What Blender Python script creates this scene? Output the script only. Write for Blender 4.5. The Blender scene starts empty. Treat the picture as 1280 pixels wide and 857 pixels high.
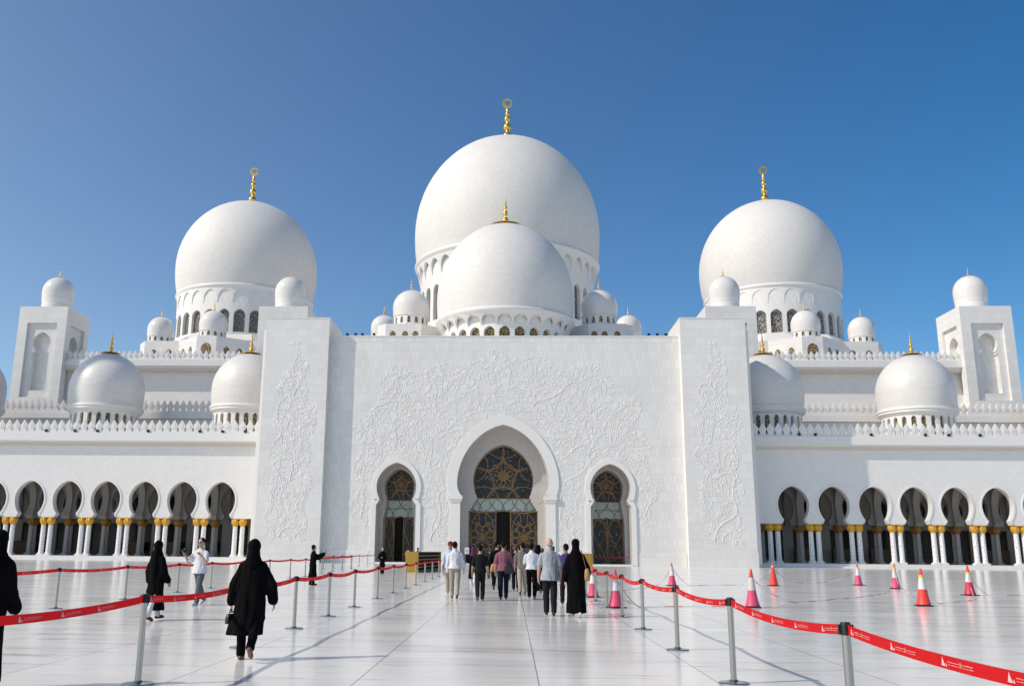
CAM_RT, CAM_UP, CAM_FW = (0.999176, 0.039314, 0.010043), (-0.001075, -0.221782, 0.975096), (-0.040562, 0.974303, 0.221557)
SUN, SKY, EXPO = 3.35, 0.12, 0.06
AIR, DUST, OZ, ALT = 1.0, 0.3, 3.5, 0
import bpy, bmesh, math, random
from math import sin, cos, pi, radians, sqrt, atan2
from mathutils import Vector, Matrix, noise, geometry
random.seed(7)
scene = bpy.context.scene
COL = scene.collection
X0 = -0.95                                   # centre line of the facade

# ------------------------------------------------------------------ materials
def new_mat(name):
    m = bpy.data.materials.new(name); m.use_nodes = True
    nt = m.node_tree
    return m, nt, nt.nodes, nt.links, nt.nodes['Principled BSDF']

def simple(name, col, rough=0.6, metal=0.0, var=0.0, vscale=6.0, bump=0.0, bscale=40.0, spec=0.5):
    m, nt, N, L, b = new_mat(name)
    b.inputs['Base Color'].default_value = (*col, 1)
    b.inputs['Roughness'].default_value = rough
    b.inputs['Metallic'].default_value = metal
    b.inputs['Specular IOR Level'].default_value = spec
    tc = N.new('ShaderNodeTexCoord')
    if var:
        n = N.new('ShaderNodeTexNoise'); n.inputs['Scale'].default_value = vscale; n.inputs['Detail'].default_value = 5
        L.new(tc.outputs['Object'], n.inputs['Vector'])
        r = N.new('ShaderNodeMix'); r.data_type = 'RGBA'
        r.inputs[6].default_value = (*[c*(1-var) for c in col], 1)
        r.inputs[7].default_value = (*[min(1, c*(1+var)) for c in col], 1)
        L.new(n.outputs['Fac'], r.inputs[0]); L.new(r.outputs[2], b.inputs['Base Color'])
    if bump:
        n2 = N.new('ShaderNodeTexNoise'); n2.inputs['Scale'].default_value = bscale; n2.inputs['Detail'].default_value = 4
        L.new(tc.outputs['Object'], n2.inputs['Vector'])
        bp = N.new('ShaderNodeBump'); bp.inputs['Strength'].default_value = bump; bp.inputs['Distance'].default_value = 0.02
        L.new(n2.outputs['Fac'], bp.inputs['Height']); L.new(bp.outputs[0], b.inputs['Normal'])
    return m

def marble(name, c1, c2, joint, bw, rh, mortar, offset=0.5, rot=0.0, rough=0.42, bump=0.15, stain=0.05):
    m, nt, N, L, b = new_mat(name)
    uv = N.new('ShaderNodeUVMap')
    mp = N.new('ShaderNodeMapping'); mp.inputs['Rotation'].default_value = (0, 0, rot)
    L.new(uv.outputs[0], mp.inputs['Vector'])
    br = N.new('ShaderNodeTexBrick'); br.offset = offset; br.squash = 1.0
    br.inputs['Color1'].default_value = (*c1, 1); br.inputs['Color2'].default_value = (*c2, 1)
    br.inputs['Mortar'].default_value = (*joint, 1)
    br.inputs['Scale'].default_value = 1.0
    br.inputs['Mortar Size'].default_value = mortar; br.inputs['Mortar Smooth'].default_value = 0.3
    br.inputs['Bias'].default_value = 0.0
    br.inputs['Brick Width'].default_value = bw; br.inputs['Row Height'].default_value = rh
    L.new(mp.outputs[0], br.inputs['Vector'])
    n = N.new('ShaderNodeTexNoise'); n.inputs['Scale'].default_value = 0.23; n.inputs['Detail'].default_value = 7; n.inputs['Roughness'].default_value = 0.65
    tc = N.new('ShaderNodeTexCoord'); L.new(tc.outputs['Object'], n.inputs['Vector'])
    mr = N.new('ShaderNodeMapRange'); mr.inputs[1].default_value = 0.3; mr.inputs[2].default_value = 0.7
    mr.inputs[3].default_value = 1.0-stain; mr.inputs[4].default_value = 1.0
    L.new(n.outputs['Fac'], mr.inputs[0])
    mx = N.new('ShaderNodeMix'); mx.data_type = 'RGBA'; mx.blend_type = 'MULTIPLY'; mx.inputs[0].default_value = 1
    L.new(br.outputs['Color'], mx.inputs[6]); L.new(mr.outputs[0], mx.inputs[7])
    L.new(mx.outputs[2], b.inputs['Base Color'])
    b.inputs['Roughness'].default_value = rough
    bp = N.new('ShaderNodeBump'); bp.inputs['Strength'].default_value = bump; bp.inputs['Distance'].default_value = 0.02; bp.invert = True
    L.new(br.outputs['Fac'], bp.inputs['Height']); L.new(bp.outputs[0], b.inputs['Normal'])
    return m

W = (0.78, 0.775, 0.765)
M = {}
M['wall'] = marble('white_marble_slabs', (0.80, 0.783, 0.752), (0.735, 0.718, 0.69), (0.62, 0.605, 0.58), 0.52, 1.02, 0.016, 0.5, stain=0.08)
M['pylon'] = marble('white_marble_panels', (0.80, 0.783, 0.752), (0.74, 0.724, 0.694), (0.62, 0.605, 0.58), 1.15, 0.96, 0.015, 0.5, stain=0.08)
M['arcade'] = marble('diagonal_marble_tiles', (0.80, 0.783, 0.752), (0.765, 0.749, 0.72), (0.70, 0.69, 0.68), 0.62, 0.62, 0.016, 0.0, rot=radians(45), stain=0.04)
M['dome'] = marble('dome_marble_tiles', (0.745, 0.725, 0.69), (0.70, 0.68, 0.645), (0.64, 0.62, 0.585), 0.62, 0.44, 0.022, 0.5, rough=0.65, stain=0.05)
M['adome'] = marble('arcade_dome_tiles', (0.73, 0.71, 0.675), (0.69, 0.67, 0.635), (0.58, 0.565, 0.535), 0.72, 0.40, 0.016, 0.5, rough=0.42, stain=0.05)
M['plain'] = simple('smooth_white_marble', (0.765, 0.748, 0.718), 0.4, var=0.03, vscale=0.6)
M['gloss'] = simple('polished_white_marble', (0.72, 0.70, 0.665), 0.16, var=0.025, vscale=0.8)
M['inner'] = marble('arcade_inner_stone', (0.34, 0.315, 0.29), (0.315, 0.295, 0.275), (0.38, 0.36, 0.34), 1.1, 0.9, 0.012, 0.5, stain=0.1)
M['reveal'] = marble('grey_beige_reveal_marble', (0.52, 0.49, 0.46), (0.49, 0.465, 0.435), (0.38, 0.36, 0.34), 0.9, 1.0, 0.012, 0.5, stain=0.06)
M['cream'] = simple('cream_stone_soffit', (0.66, 0.59, 0.51), 0.6, var=0.05, vscale=0.5)
M['gold'] = simple('gold_leaf', (0.83, 0.52, 0.10), 0.28, 0.85, var=0.12, vscale=3.0)
M['goldcap'] = simple('gilded_bronze', (0.66, 0.37, 0.045), 0.42, 0.45, var=0.5, vscale=9.0, bump=0.9, bscale=16)
M['goldcap_shaded'] = simple('shaded_gilded_bronze', (0.34, 0.18, 0.04), 0.5, 0.3, var=0.5, vscale=9.0, bump=0.9, bscale=16)  # same gilding for the inner capitals, their shade put into the colour
M['lattice'] = simple('bronze_lattice', (0.36, 0.22, 0.095), 0.45, 0.3, var=0.1)
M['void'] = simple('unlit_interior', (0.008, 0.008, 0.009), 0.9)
M['steel'] = simple('brushed_steel', (0.40, 0.385, 0.36), 0.2, 0.95, var=0.05, vscale=30)
M['steelbase'] = simple('polished_steel', (0.42, 0.42, 0.41), 0.2, 0.95)
M['blackpl'] = simple('black_plastic', (0.012, 0.012, 0.014), 0.35)
M['belt'] = simple('red_webbing', (0.68, 0.018, 0.020), 0.55, var=0.08, vscale=20)
def belt_mat():
    m, nt, N, L, b = new_mat('red_webbing')
    b.inputs['Base Color'].default_value = (0.72, 0.014, 0.018, 1); b.inputs['Roughness'].default_value = 0.6; b.inputs['Specular IOR Level'].default_value = 0.2
    t = N.new('ShaderNodeBsdfTranslucent'); t.inputs['Color'].default_value = (0.85, 0.012, 0.02, 1)
    mx = N.new('ShaderNodeMixShader'); mx.inputs[0].default_value = 0.38
    out = [n for n in N if n.type == 'OUTPUT_MATERIAL'][0]
    L.new(b.outputs[0], mx.inputs[1]); L.new(t.outputs[0], mx.inputs[2]); L.new(mx.outputs[0], out.inputs['Surface'])
    return m
M['belt'] = belt_mat()
M['print'] = simple('white_print', (0.78, 0.45, 0.46), 0.6)
M['printgold'] = simple('gold_print', (0.50, 0.20, 0.09), 0.6)
M['rubber'] = simple('black_rubber', (0.02, 0.02, 0.022), 0.6)
M['yellow'] = simple('yellow_tape', (0.85, 0.50, 0.03), 0.45)
M['rackgold'] = simple('gold_painted_panel', (0.40, 0.25, 0.04), 0.45, 0.2, var=0.12, vscale=4)
M['rackwood'] = simple('dark_brown_wood', (0.10, 0.055, 0.028), 0.5, var=0.2, vscale=7)
M['shelf'] = simple('brass_shelf_edge', (0.50, 0.34, 0.14), 0.4, 0.3)
M['white'] = simple('white_plastic', (0.8, 0.8, 0.8), 0.5)

def glass_mat(name, base, speck, sscale, amt):
    m, nt, N, L, b = new_mat(name)
    tc = N.new('ShaderNodeTexCoord')
    v = N.new('ShaderNodeTexVoronoi'); v.inputs['Scale'].default_value = sscale
    L.new(tc.outputs['Object'], v.inputs['Vector'])
    mr = N.new('ShaderNodeMapRange'); mr.inputs[1].default_value = 0.12; mr.inputs[2].default_value = 0.26; mr.inputs[3].default_value = amt; mr.inputs[4].default_value = 0
    L.new(v.outputs['Distance'], mr.inputs[0])
    mx = N.new('ShaderNodeMix'); mx.data_type = 'RGBA'
    mx.inputs[6].default_value = (*base, 1); mx.inputs[7].default_value = (*speck, 1)
    L.new(mr.outputs[0], mx.inputs[0]); L.new(mx.outputs[2], b.inputs['Base Color'])
    b.inputs['Roughness'].default_value = 0.16; b.inputs['Specular IOR Level'].default_value = 0.22
    return m
M['glass'] = glass_mat('dark_inlaid_glass', (0.030, 0.032, 0.036), (0.26, 0.31, 0.34), 2.6, 0.9)
M['paleglass'] = glass_mat('pale_green_inlaid_glass', (0.42, 0.52, 0.50), (0.20, 0.36, 0.36), 1.5, 0.9)
M['darkglass'] = glass_mat('dark_glazing', (0.018, 0.018, 0.02), (0.10, 0.09, 0.07), 1.2, 0.4)

def screen_mat(name, c1, c2, sc):
    m, nt, N, L, b = new_mat(name)
    tc = N.new('ShaderNodeTexCoord')
    v = N.new('ShaderNodeTexVoronoi'); v.feature = 'DISTANCE_TO_EDGE'; v.inputs['Scale'].default_value = sc
    L.new(tc.outputs['Object'], v.inputs['Vector'])
    mr = N.new('ShaderNodeMapRange'); mr.inputs[1].default_value = 0.05; mr.inputs[2].default_value = 0.09; mr.inputs[3].default_value = 1; mr.inputs[4].default_value = 0
    L.new(v.outputs['Distance'], mr.inputs[0])
    mx = N.new('ShaderNodeMix'); mx.data_type = 'RGBA'
    mx.inputs[6].default_value = (*c1, 1); mx.inputs[7].default_value = (*c2, 1)
    L.new(mr.outputs[0], mx.inputs[0]); L.new(mx.outputs[2], b.inputs['Base Color'])
    b.inputs['Roughness'].default_value = 0.4
    return m
M['screen'] = screen_mat('pierced_stone_screen', (0.04, 0.038, 0.036), (0.40, 0.37, 0.33), 2.6)
M['goldscreen'] = screen_mat('pierced_gold_screen', (0.05, 0.035, 0.02), (0.50, 0.36, 0.16), 3.2)

def inlay_mat(nm='inlaid_column_marble', c1=(0.80, 0.79, 0.78), c2=(0.24, 0.25, 0.30)):
    m, nt, N, L, b = new_mat(nm)
    tc = N.new('ShaderNodeTexCoord')
    v = N.new('ShaderNodeTexVoronoi'); v.inputs['Scale'].default_value = 5.5
    L.new(tc.outputs['Object'], v.inputs['Vector'])
    mr = N.new('ShaderNodeMapRange'); mr.inputs[1].default_value = 0.22; mr.inputs[2].default_value = 0.34; mr.inputs[3].default_value = 0.8; mr.inputs[4].default_value = 0
    L.new(v.outputs['Distance'], mr.inputs[0])
    mx = N.new('ShaderNodeMix'); mx.data_type = 'RGBA'
    mx.inputs[6].default_value = (*c1, 1); mx.inputs[7].default_value = (*c2, 1)
    L.new(mr.outputs[0], mx.inputs[0]); L.new(mx.outputs[2], b.inputs['Base Color'])
    b.inputs['Roughness'].default_value = 0.28
    return m
M['column'] = inlay_mat()
M['column_shaded'] = inlay_mat('shaded_column_marble', (0.40, 0.39, 0.38), (0.16, 0.16, 0.18))  # column marble darkened: shade of the inner row painted into the colour

def floor_mat():
    m, nt, N, L, b = new_mat('polished_marble_paving')
    tc = N.new('ShaderNodeTexCoord')
    # streaked veining, drawn out along x
    mp = N.new('ShaderNodeMapping'); mp.inputs['Scale'].default_value = (0.30, 2.2, 1)
    L.new(tc.outputs['Object'], mp.inputs['Vector'])
    n = N.new('ShaderNodeTexNoise'); n.inputs['Scale'].default_value = 1.5; n.inputs['Detail'].default_value = 9; n.inputs['Roughness'].default_value = 0.7; n.inputs['Distortion'].default_value = 0.6
    L.new(mp.outputs[0], n.inputs['Vector'])
    cr = N.new('ShaderNodeValToRGB')
    e = cr.color_ramp.elements
    e[0].position = 0.33; e[0].color = (0.50, 0.485, 0.44, 1)
    e[1].position = 0.64; e[1].color = (0.90, 0.875, 0.815, 1)
    k = cr.color_ramp.elements.new(0.44); k.color = (0.85, 0.828, 0.775, 1)
    L.new(n.outputs['Fac'], cr.inputs[0])
    # slabs
    br = N.new('ShaderNodeTexBrick'); br.offset = 0.0
    mp2 = N.new('ShaderNodeMapping'); mp2.inputs['Location'].default_value = (-0.33, 0.4, 0)
    L.new(tc.outputs['Object'], mp2.inputs['Vector']); L.new(mp2.outputs[0], br.inputs['Vector'])
    br.inputs['Scale'].default_value = 1; br.inputs['Brick Width'].default_value = 2.17; br.inputs['Row Height'].default_value = 1.08
    br.inputs['Color1'].default_value = (1, 1, 1, 1); br.inputs['Color2'].default_value = (0.90, 0.90, 0.90, 1); br.inputs['Mortar'].default_value = (0.66, 0.66, 0.65, 1)
    br.inputs['Mortar Size'].default_value = 0.006; br.inputs['Mortar Smooth'].default_value = 0.2
    mx = N.new('ShaderNodeMix'); mx.data_type = 'RGBA'; mx.blend_type = 'MULTIPLY'; mx.inputs[0].default_value = 1
    L.new(cr.outputs[0], mx.inputs[6]); L.new(br.outputs['Color'], mx.inputs[7])
    # long dark joints along y
    sep = N.new('ShaderNodeSeparateXYZ'); L.new(mp2.outputs[0], sep.inputs[0])
    md = N.new('ShaderNodeMath'); md.operation = 'PINGPONG'; md.inputs[1].default_value = 1.085
    L.new(sep.outputs[0], md.inputs[0])
    lt = N.new('ShaderNodeMath'); lt.operation = 'LESS_THAN'; lt.inputs[1].default_value = 0.008
    L.new(md.outputs[0], lt.inputs[0])
    mx2 = N.new('ShaderNodeMix'); mx2.data_type = 'RGBA'; mx2.inputs[7].default_value = (0.17, 0.165, 0.16, 1)
    L.new(lt.outputs[0], mx2.inputs[0]); L.new(mx.outputs[2], mx2.inputs[6])
    L.new(mx2.outputs[2], b.inputs['Base Color'])
    # scuffs and traffic grime
    ng = N.new('ShaderNodeTexNoise'); ng.inputs['Scale'].default_value = 0.32; ng.inputs['Detail'].default_value = 10; ng.inputs['Roughness'].default_value = 0.75
    mpg = N.new('ShaderNodeMapping'); mpg.inputs['Scale'].default_value = (0.45, 1.3, 1); L.new(tc.outputs['Object'], mpg.inputs['Vector']); L.new(mpg.outputs[0], ng.inputs['Vector'])
    mg = N.new('ShaderNodeMapRange'); mg.inputs[1].default_value = 0.52; mg.inputs[2].default_value = 0.74; mg.inputs[3].default_value = 0.0; mg.inputs[4].default_value = 0.36
    L.new(ng.outputs['Fac'], mg.inputs[0])
    mx3 = N.new('ShaderNodeMix'); mx3.data_type = 'RGBA'; mx3.inputs[7].default_value = (0.50, 0.48, 0.43, 1)
    L.new(mg.outputs[0], mx3.inputs[0]); L.new(mx2.outputs[2], mx3.inputs[6]); L.new(mx3.outputs[2], b.inputs['Base Color'])
    # polish
    n3 = N.new('ShaderNodeTexNoise'); n3.inputs['Scale'].default_value = 0.5; n3.inputs['Detail'].default_value = 5
    L.new(mp.outputs[0], n3.inputs['Vector'])
    mr = N.new('ShaderNodeMapRange'); mr.inputs[3].default_value = 0.08; mr.inputs[4].default_value = 0.24
    L.new(n3.outputs['Fac'], mr.inputs[0]); L.new(mr.outputs[0], b.inputs['Roughness'])
    n4 = N.new('ShaderNodeTexNoise'); n4.inputs['Scale'].default_value = 2.2; n4.inputs['Detail'].default_value = 2
    L.new(tc.outputs['Object'], n4.inputs['Vector'])
    bp = N.new('ShaderNodeBump'); bp.inputs['Strength'].default_value = 0.05; bp.inputs['Distance'].default_value = 0.01
    L.new(n4.outputs['Fac'], bp.inputs['Height']); L.new(bp.outputs[0], b.inputs['Normal'])
    b.inputs['IOR'].default_value = 1.5; b.inputs['Specular IOR Level'].default_value = 0.23
    return m
M['floor'] = floor_mat()

# ------------------------------------------------------------------ object helpers
def tag(o, label=None, cat=None, group=None, kind=None):
    if label: o['label'] = label
    if cat: o['category'] = cat
    if group: o['group'] = group
    if kind: o['kind'] = kind
    return o

def empty(name, loc, label=None, cat=None, group=None, rz=0.0):
    o = bpy.data.objects.new(name, None); COL.objects.link(o)
    o.empty_display_size = 0.3
    o.location = loc; o.rotation_euler = (0, 0, rz)
    return tag(o, label, cat, group)

def root_loc(p):
    while p.parent: p = p.parent
    return Vector(p.location)

def link_copy(src, parent, loc=None, rot=None, name=None):
    c = src.copy(); COL.objects.link(c)
    c.parent = parent
    if name: c.name = name
    if loc is not None: c.location = loc
    if rot is not None: c.rotation_euler = rot
    return c

def copy_tree(o, parent=None):
    c = o.copy(); COL.objects.link(c)
    if parent is not None: c.parent = parent
    for ch in o.children: copy_tree(ch, c)
    return c

class MB:
    """collects faces (with uv) and links them as ONE mesh object"""
    def __init__(s): s.v = []; s.f = []; s.uv = []
    def poly(s, pts, uv=None):
        i = len(s.v); s.v.extend([tuple(p) for p in pts]); s.f.append(tuple(range(i, i+len(pts)))); s.uv.append(uv)
    def box(s, x0, x1, y0, y1, z0, z1):
        if x0 > x1: x0, x1 = x1, x0
        a = [(x0,y0,z0),(x1,y0,z0),(x1,y1,z0),(x0,y1,z0),(x0,y0,z1),(x1,y0,z1),(x1,y1,z1),(x0,y1,z1)]
        for q in ((0,1,5,4),(1,2,6,5),(2,3,7,6),(3,0,4,7),(4,5,6,7),(3,2,1,0)): s.poly([a[k] for k in q])
    def prism(s, pts, z0, z1, bottom=True):
        n = len(pts)
        for i in range(n):
            a, b = pts[i], pts[(i+1) % n]
            s.poly([(a[0],a[1],z0),(b[0],b[1],z0),(b[0],b[1],z1),(a[0],a[1],z1)])
        s.poly([(p[0],p[1],z1) for p in pts])
        if bottom: s.poly([(p[0],p[1],z0) for p in reversed(pts)])
    def lathe(s, prof, n, cx=0, cy=0, lobes=0, lobe_amp=0.0, uvr=None, a0=0.0, cap=True):
        L = [0.0]
        for i in range(1, len(prof)): L.append(L[-1]+math.hypot(prof[i][0]-prof[i-1][0], prof[i][1]-prof[i-1][1]))
        R = uvr or max(p[0] for p in prof)
        base = len(s.v)
        for (r, z) in prof:
            for k in range(n):
                t = a0+2*pi*k/n
                rr = r*(1+lobe_amp*cos(lobes*t)) if lobes else r
                s.v.append((cx+rr*cos(t), cy+rr*sin(t), z))
        for i in range(len(prof)-1):
            for k in range(n):
                k2 = (k+1) % n
                s.f.append((base+i*n+k, base+i*n+k2, base+(i+1)*n+k2, base+(i+1)*n+k))
                u0, u1 = 2*pi*R*k/n, 2*pi*R*(k+1)/n
                s.uv.append([(u0, L[i]), (u1, L[i]), (u1, L[i+1]), (u0, L[i+1])])
        if cap:
            for i, rev in ((0, True), (len(prof)-1, False)):
                if prof[i][0] > 1e-4:
                    ring = [base+i*n+k for k in range(n)]
                    if rev: ring.reverse()
                    s.f.append(tuple(ring)); s.uv.append(None)
    def tube(s, path, rad, n=8, cap=True, flat=1.0):
        path = [Vector(p) for p in path]; m = len(path); base = len(s.v)
        up = Vector((0, 0, 1))
        for i, p in enumerate(path):
            d = (path[min(i+1, m-1)]-path[max(i-1, 0)])
            if d.length < 1e-9: d = Vector((0, 0, 1))
            d.normalize()
            a = d.cross(up)
            if a.length < 1e-3: a = d.cross(Vector((0, 1, 0)))
            a.normalize(); b = d.cross(a).normalized()
            r = rad[i] if isinstance(rad, (list, tuple)) else rad
            for k in range(n):
                t = 2*pi*k/n
                s.v.append(tuple(p+a*(r*cos(t))+b*(r*flat*sin(t))))
        for i in range(m-1):
            for k in range(n):
                k2 = (k+1) % n
                s.f.append((base+i*n+k, base+i*n+k2, base+(i+1)*n+k2, base+(i+1)*n+k)); s.uv.append(None)
        if cap:
            s.f.append(tuple(base+k for k in reversed(range(n)))); s.uv.append(None)
            s.f.append(tuple(base+(m-1)*n+k for k in range(n))); s.uv.append(None)
    def rings(s, rings):
        """loft closed rings (lists of equal length), capped"""
        base = len(s.v); n = len(rings[0])
        for r in rings: s.v.extend([tuple(p) for p in r])
        for i in range(len(rings)-1):
            for k in range(n):
                k2 = (k+1) % n
                s.f.append((base+i*n+k, base+i*n+k2, base+(i+1)*n+k2, base+(i+1)*n+k)); s.uv.append(None)
        s.f.append(tuple(base+k for k in reversed(range(n)))); s.uv.append(None)
        s.f.append(tuple(base+(len(rings)-1)*n+k for k in range(n))); s.uv.append(None)
    def ball(s, c, r, rx=1, ry=1, rz=1, n=14, m=8):
        c = Vector(c); rr = []
        for i in range(m+1):
            t = -pi/2+pi*i/m
            q = max(cos(t), 0.02)
            rr.append([(c.x+r*rx*q*cos(2*pi*k/n), c.y+r*ry*q*sin(2*pi*k/n), c.z+r*rz*sin(t)) for k in range(n)])
        s.rings(rr)
    def cap(s, p0, r0, p1, r1, n=12):
        """tapered capsule"""
        p0, p1 = Vector(p0), Vector(p1); d = p1-p0; l = max(d.length, 1e-6); d = d/l
        a = d.cross(Vector((0.3, 0.1, 1))) if abs(d.z) < 0.95 else d.cross(Vector((1, 0.1, 0)))
        a.normalize(); b = d.cross(a)
        rr = []
        for t in (-80, -50, -22): rr.append((p0+d*(r0*sin(radians(t))), r0*cos(radians(t))))
        for q in (0, 0.25, 0.5, 0.75, 1): rr.append((p0+d*(l*q), r0+(r1-r0)*q))
        for t in (22, 50, 80): rr.append((p1+d*(r1*sin(radians(t))), r1*cos(radians(t))))
        s.rings([[tuple(c+a*(r*cos(2*pi*k/n))+b*(r*sin(2*pi*k/n))) for k in range(n)] for c, r in rr])
    def holed(s, outer, holes, fmap, depth=0.0, back=False, edge_outer=False):
        """flat sheet with holes; fmap(u,z,d)->xyz ; reveals of given depth"""
        loops = [outer]+holes
        allp = [p for l in loops for p in l]
        tris = geometry.tessellate_polygon([[Vector((p[0], p[1], 0)) for p in l] for l in loops])
        base = len(s.v)
        s.v.extend([tuple(fmap(p[0], p[1], 0)) for p in allp])
        for t in tris:
            a, b, c = [allp[i] for i in t]
            if (b[0]-a[0])*(c[1]-a[1])-(b[1]-a[1])*(c[0]-a[0]) < 0: t = (t[0], t[2], t[1])
            s.f.append(tuple(base+i for i in t)); s.uv.append([allp[i] for i in t])
        if back:
            base2 = len(s.v)
            s.v.extend([tuple(fmap(p[0], p[1], depth)) for p in allp])
            for t in tris: s.f.append(tuple(base2+i for i in reversed(t))); s.uv.append([allp[i] for i in reversed(t)])
        if depth:
            for l in (holes+([outer] if edge_outer else [])):
                for i in range(len(l)):
                    p, q = l[i], l[(i+1) % len(l)]
                    s.poly([fmap(p[0], p[1], 0), fmap(q[0], q[1], 0), fmap(q[0], q[1], depth), fmap(p[0], p[1], depth)])
    def build(s, name, mat, parent=None, smooth=False, loc=None, world=True, sharp=None):
        """world=True: coordinates are world ones, made relative to the thing's root"""
        me = bpy.data.meshes.new(name)
        v = s.v
        if parent is not None and world:
            o = root_loc(parent); v = [(p[0]-o.x, p[1]-o.y, p[2]-o.z) for p in v]
        me.from_pydata(v, [], s.f)
        uvl = me.uv_layers.new(name='UVMap').data
        vs = s.v
        li = 0
        for fi, p in enumerate(me.polygons):
            u = s.uv[fi]
            n = p.normal
            ax, ay, az = abs(n.x), abs(n.y), abs(n.z)
            for j, k in enumerate(s.f[fi]):
                if u: uvl[li].uv = u[j]
                else:
                    q = vs[k]
                    uvl[li].uv = (q[0], q[1]) if az > ax and az > ay else ((q[1], q[2]) if ax > ay else (q[0], q[2]))
                li += 1
        if smooth:
            me.polygons.foreach_set('use_smooth', [True]*len(me.polygons))
            if sharp: me.set_sharp_from_angle(angle=radians(sharp))
        me.materials.append(mat)
        o = bpy.data.objects.new(name, me); COL.objects.link(o)
        if parent is not None: o.parent = parent
        if loc is not None: o.location = loc
        return o

def keyhole(cx, z0, wj, zj, wn, zn, R, zc, apex, point=0.2, n=14, steps=3):
    """horseshoe-arch outline, anticlockwise seen from the front, starting bottom right"""
    right = [(wj, z0), (wj, zj)]
    for i in range(1, steps):                        # corbel steps between jamb and neck
        t = i/steps
        right.append((wj+(wn-wj)*t, zj+(zn-zj)*(t-1/steps)))
        right.append((wj+(wn-wj)*t, zj+(zn-zj)*t))
    a = math.acos(min(1, wn/R)); Rl = (zc-zn)/max(sin(a), 1e-3)
    m = max(3, n//2)
    for i in range(m): t = -a+a*i/m; right.append((R*cos(t), zc+Rl*sin(t)))
    H = apex-zc
    for i in range(n):
        t = (pi/2)*i/n; x = cos(t)
        right.append((R*x, zc+H*((1-point)*sin(t)+point*(1-x))))
    left = [(-x, z) for x, z in reversed(right)]
    pts = right+[(0, apex)]+left
    return [(cx+x, z) for x, z in pts]

def arched(cx, z0, w, zs, apex, point=0.12, n=7):
    """plain round-headed window outline"""
    r = [(w, z0)]
    for i in range(n):
        t = (pi/2)*i/n; x = cos(t); r.append((w*x, zs+(apex-zs)*((1-point)*sin(t)+point*(1-x))))
    return [(cx+x, z) for x, z in r+[(0, apex)]+[(-x, z) for x, z in reversed(r)]]

def offset_poly(pts, d):
    """offset an open outline (outline runs anticlockwise; positive = outwards)"""
    out = []
    n = len(pts)
    for i in range(n):
        a = Vector(pts[max(i-1, 0)]); b = Vector(pts[min(i+1, n-1)])
        p = Vector(pts[i])
        t = b-a
        if t.length < 1e-9: t = Vector((0, 1))
        t.normalize(); nn = Vector((t.y, -t.x))
        out.append((p.x+nn.x*d, p.y+nn.y*d))
    out[0] = (out[0][0], pts[0][1]); out[-1] = (out[-1][0], pts[-1][1])
    return out

def band(mb, inner, outer, yf, yb):
    """raised moulding between two outlines; front at yf, wall at yb"""
    n = len(inner)
    for i in range(n-1):
        a, b, c, d = inner[i], inner[i+1], outer[i+1], outer[i]
        mb.poly([(a[0], yf, a[1]), (d[0], yf, d[1]), (c[0], yf, c[1]), (b[0], yf, b[1])])
        mb.poly([(d[0], yf, d[1]), (d[0], yb, d[1]), (c[0], yb, c[1]), (c[0], yf, c[1])])
        mb.poly([(a[0], yf, a[1]), (b[0], yf, b[1]), (b[0], yb, b[1]), (a[0], yb, a[1])])

def inside(pt, poly):
    x, y = pt; c = False; n = len(poly); j = n-1
    for i in range(n):
        xi, yi = poly[i]; xj, yj = poly[j]
        if (yi > y) != (yj > y) and x < (xj-xi)*(y-yi)/(yj-yi)+xi: c = not c
        j = i
    return c
# ------------------------------------------------------------------ setting
def build_floor():
    mb = MB()
    mb.poly([(-2000, -300, 0), (2000, -300, 0), (2000, 3000, 0), (-2000, 3000, 0)])
    o = mb.build('courtyard_floor', M['floor']); tag(o, kind='structure')
build_floor()

# ------------------------------------------------------------------ mosque
mosque = empty('mosque', (X0, 105.2, 0), 'white marble mosque with carved entrance portal, three great domes and gold finials', 'mosque')

def finial(parent, cx, cy, z, h, rb, crescent=False, n=16, mat='gold'):
    p = [(rb, 0), (rb*1.02, 0.012*h), (rb*0.9, 0.03*h), (rb*0.45, 0.045*h), (max(rb*0.2, 0.05*h), 0.062*h)]
    def bl(zc, r):
        for k in range(-3, 4):
            t = k*pi/8; p.append((r*cos(t), zc*h+r*sin(t)))
    if crescent: spec = [(0.135, 0.095), (0.345, 0.08), (0.53, 0.062), (0.645, 0.042)]
    else: spec = [(0.19, 0.10), (0.42, 0.078), (0.60, 0.058), (0.73, 0.04)]
    for zc, r in spec:
        bl(zc, r*h); p.append((0.03*h, (zc+r*0.97+0.012)*h))
    p.append((0.022*h, 0.76*h)); p.append((0.006*h, (0.80 if crescent else 1.0)*h))
    mb = MB(); mb.lathe([(a, z+b) for a, b in p], n, cx, cy)
    if crescent:
        ro, zc = 0.105*h, z+0.885*h
        prev = None; m = 28
        ring = []
        for k in range(m):
            t = 2*pi*k/m
            cxr, czr, ri = cx+0.012*h, zc+0.012*h, 0.066*h
            o = (cx+ro*cos(t), zc+ro*sin(t)); i = (cxr+ri*cos(t), czr+ri*sin(t))
            ring.append((o, i))
        th = 0.012*h
        for k in range(m):
            (o1, i1), (o2, i2) = ring[k], ring[(k+1) % m]
            for yy in (-th, th): mb.poly([(o1[0], cy+yy, o1[1]), (o2[0], cy+yy, o2[1]), (i2[0], cy+yy, i2[1]), (i1[0], cy+yy, i1[1])])
            mb.poly([(o1[0], cy-th, o1[1]), (o1[0], cy+th, o1[1]), (o2[0], cy+th, o2[1]), (o2[0], cy-th, o2[1])])
            mb.poly([(i1[0], cy-th, i1[1]), (i2[0], cy-th, i2[1]), (i2[0], cy+th, i2[1]), (i1[0], cy+th, i1[1])])
    return mb.build('finial', M[mat], parent, smooth=True, sharp=50)

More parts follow.
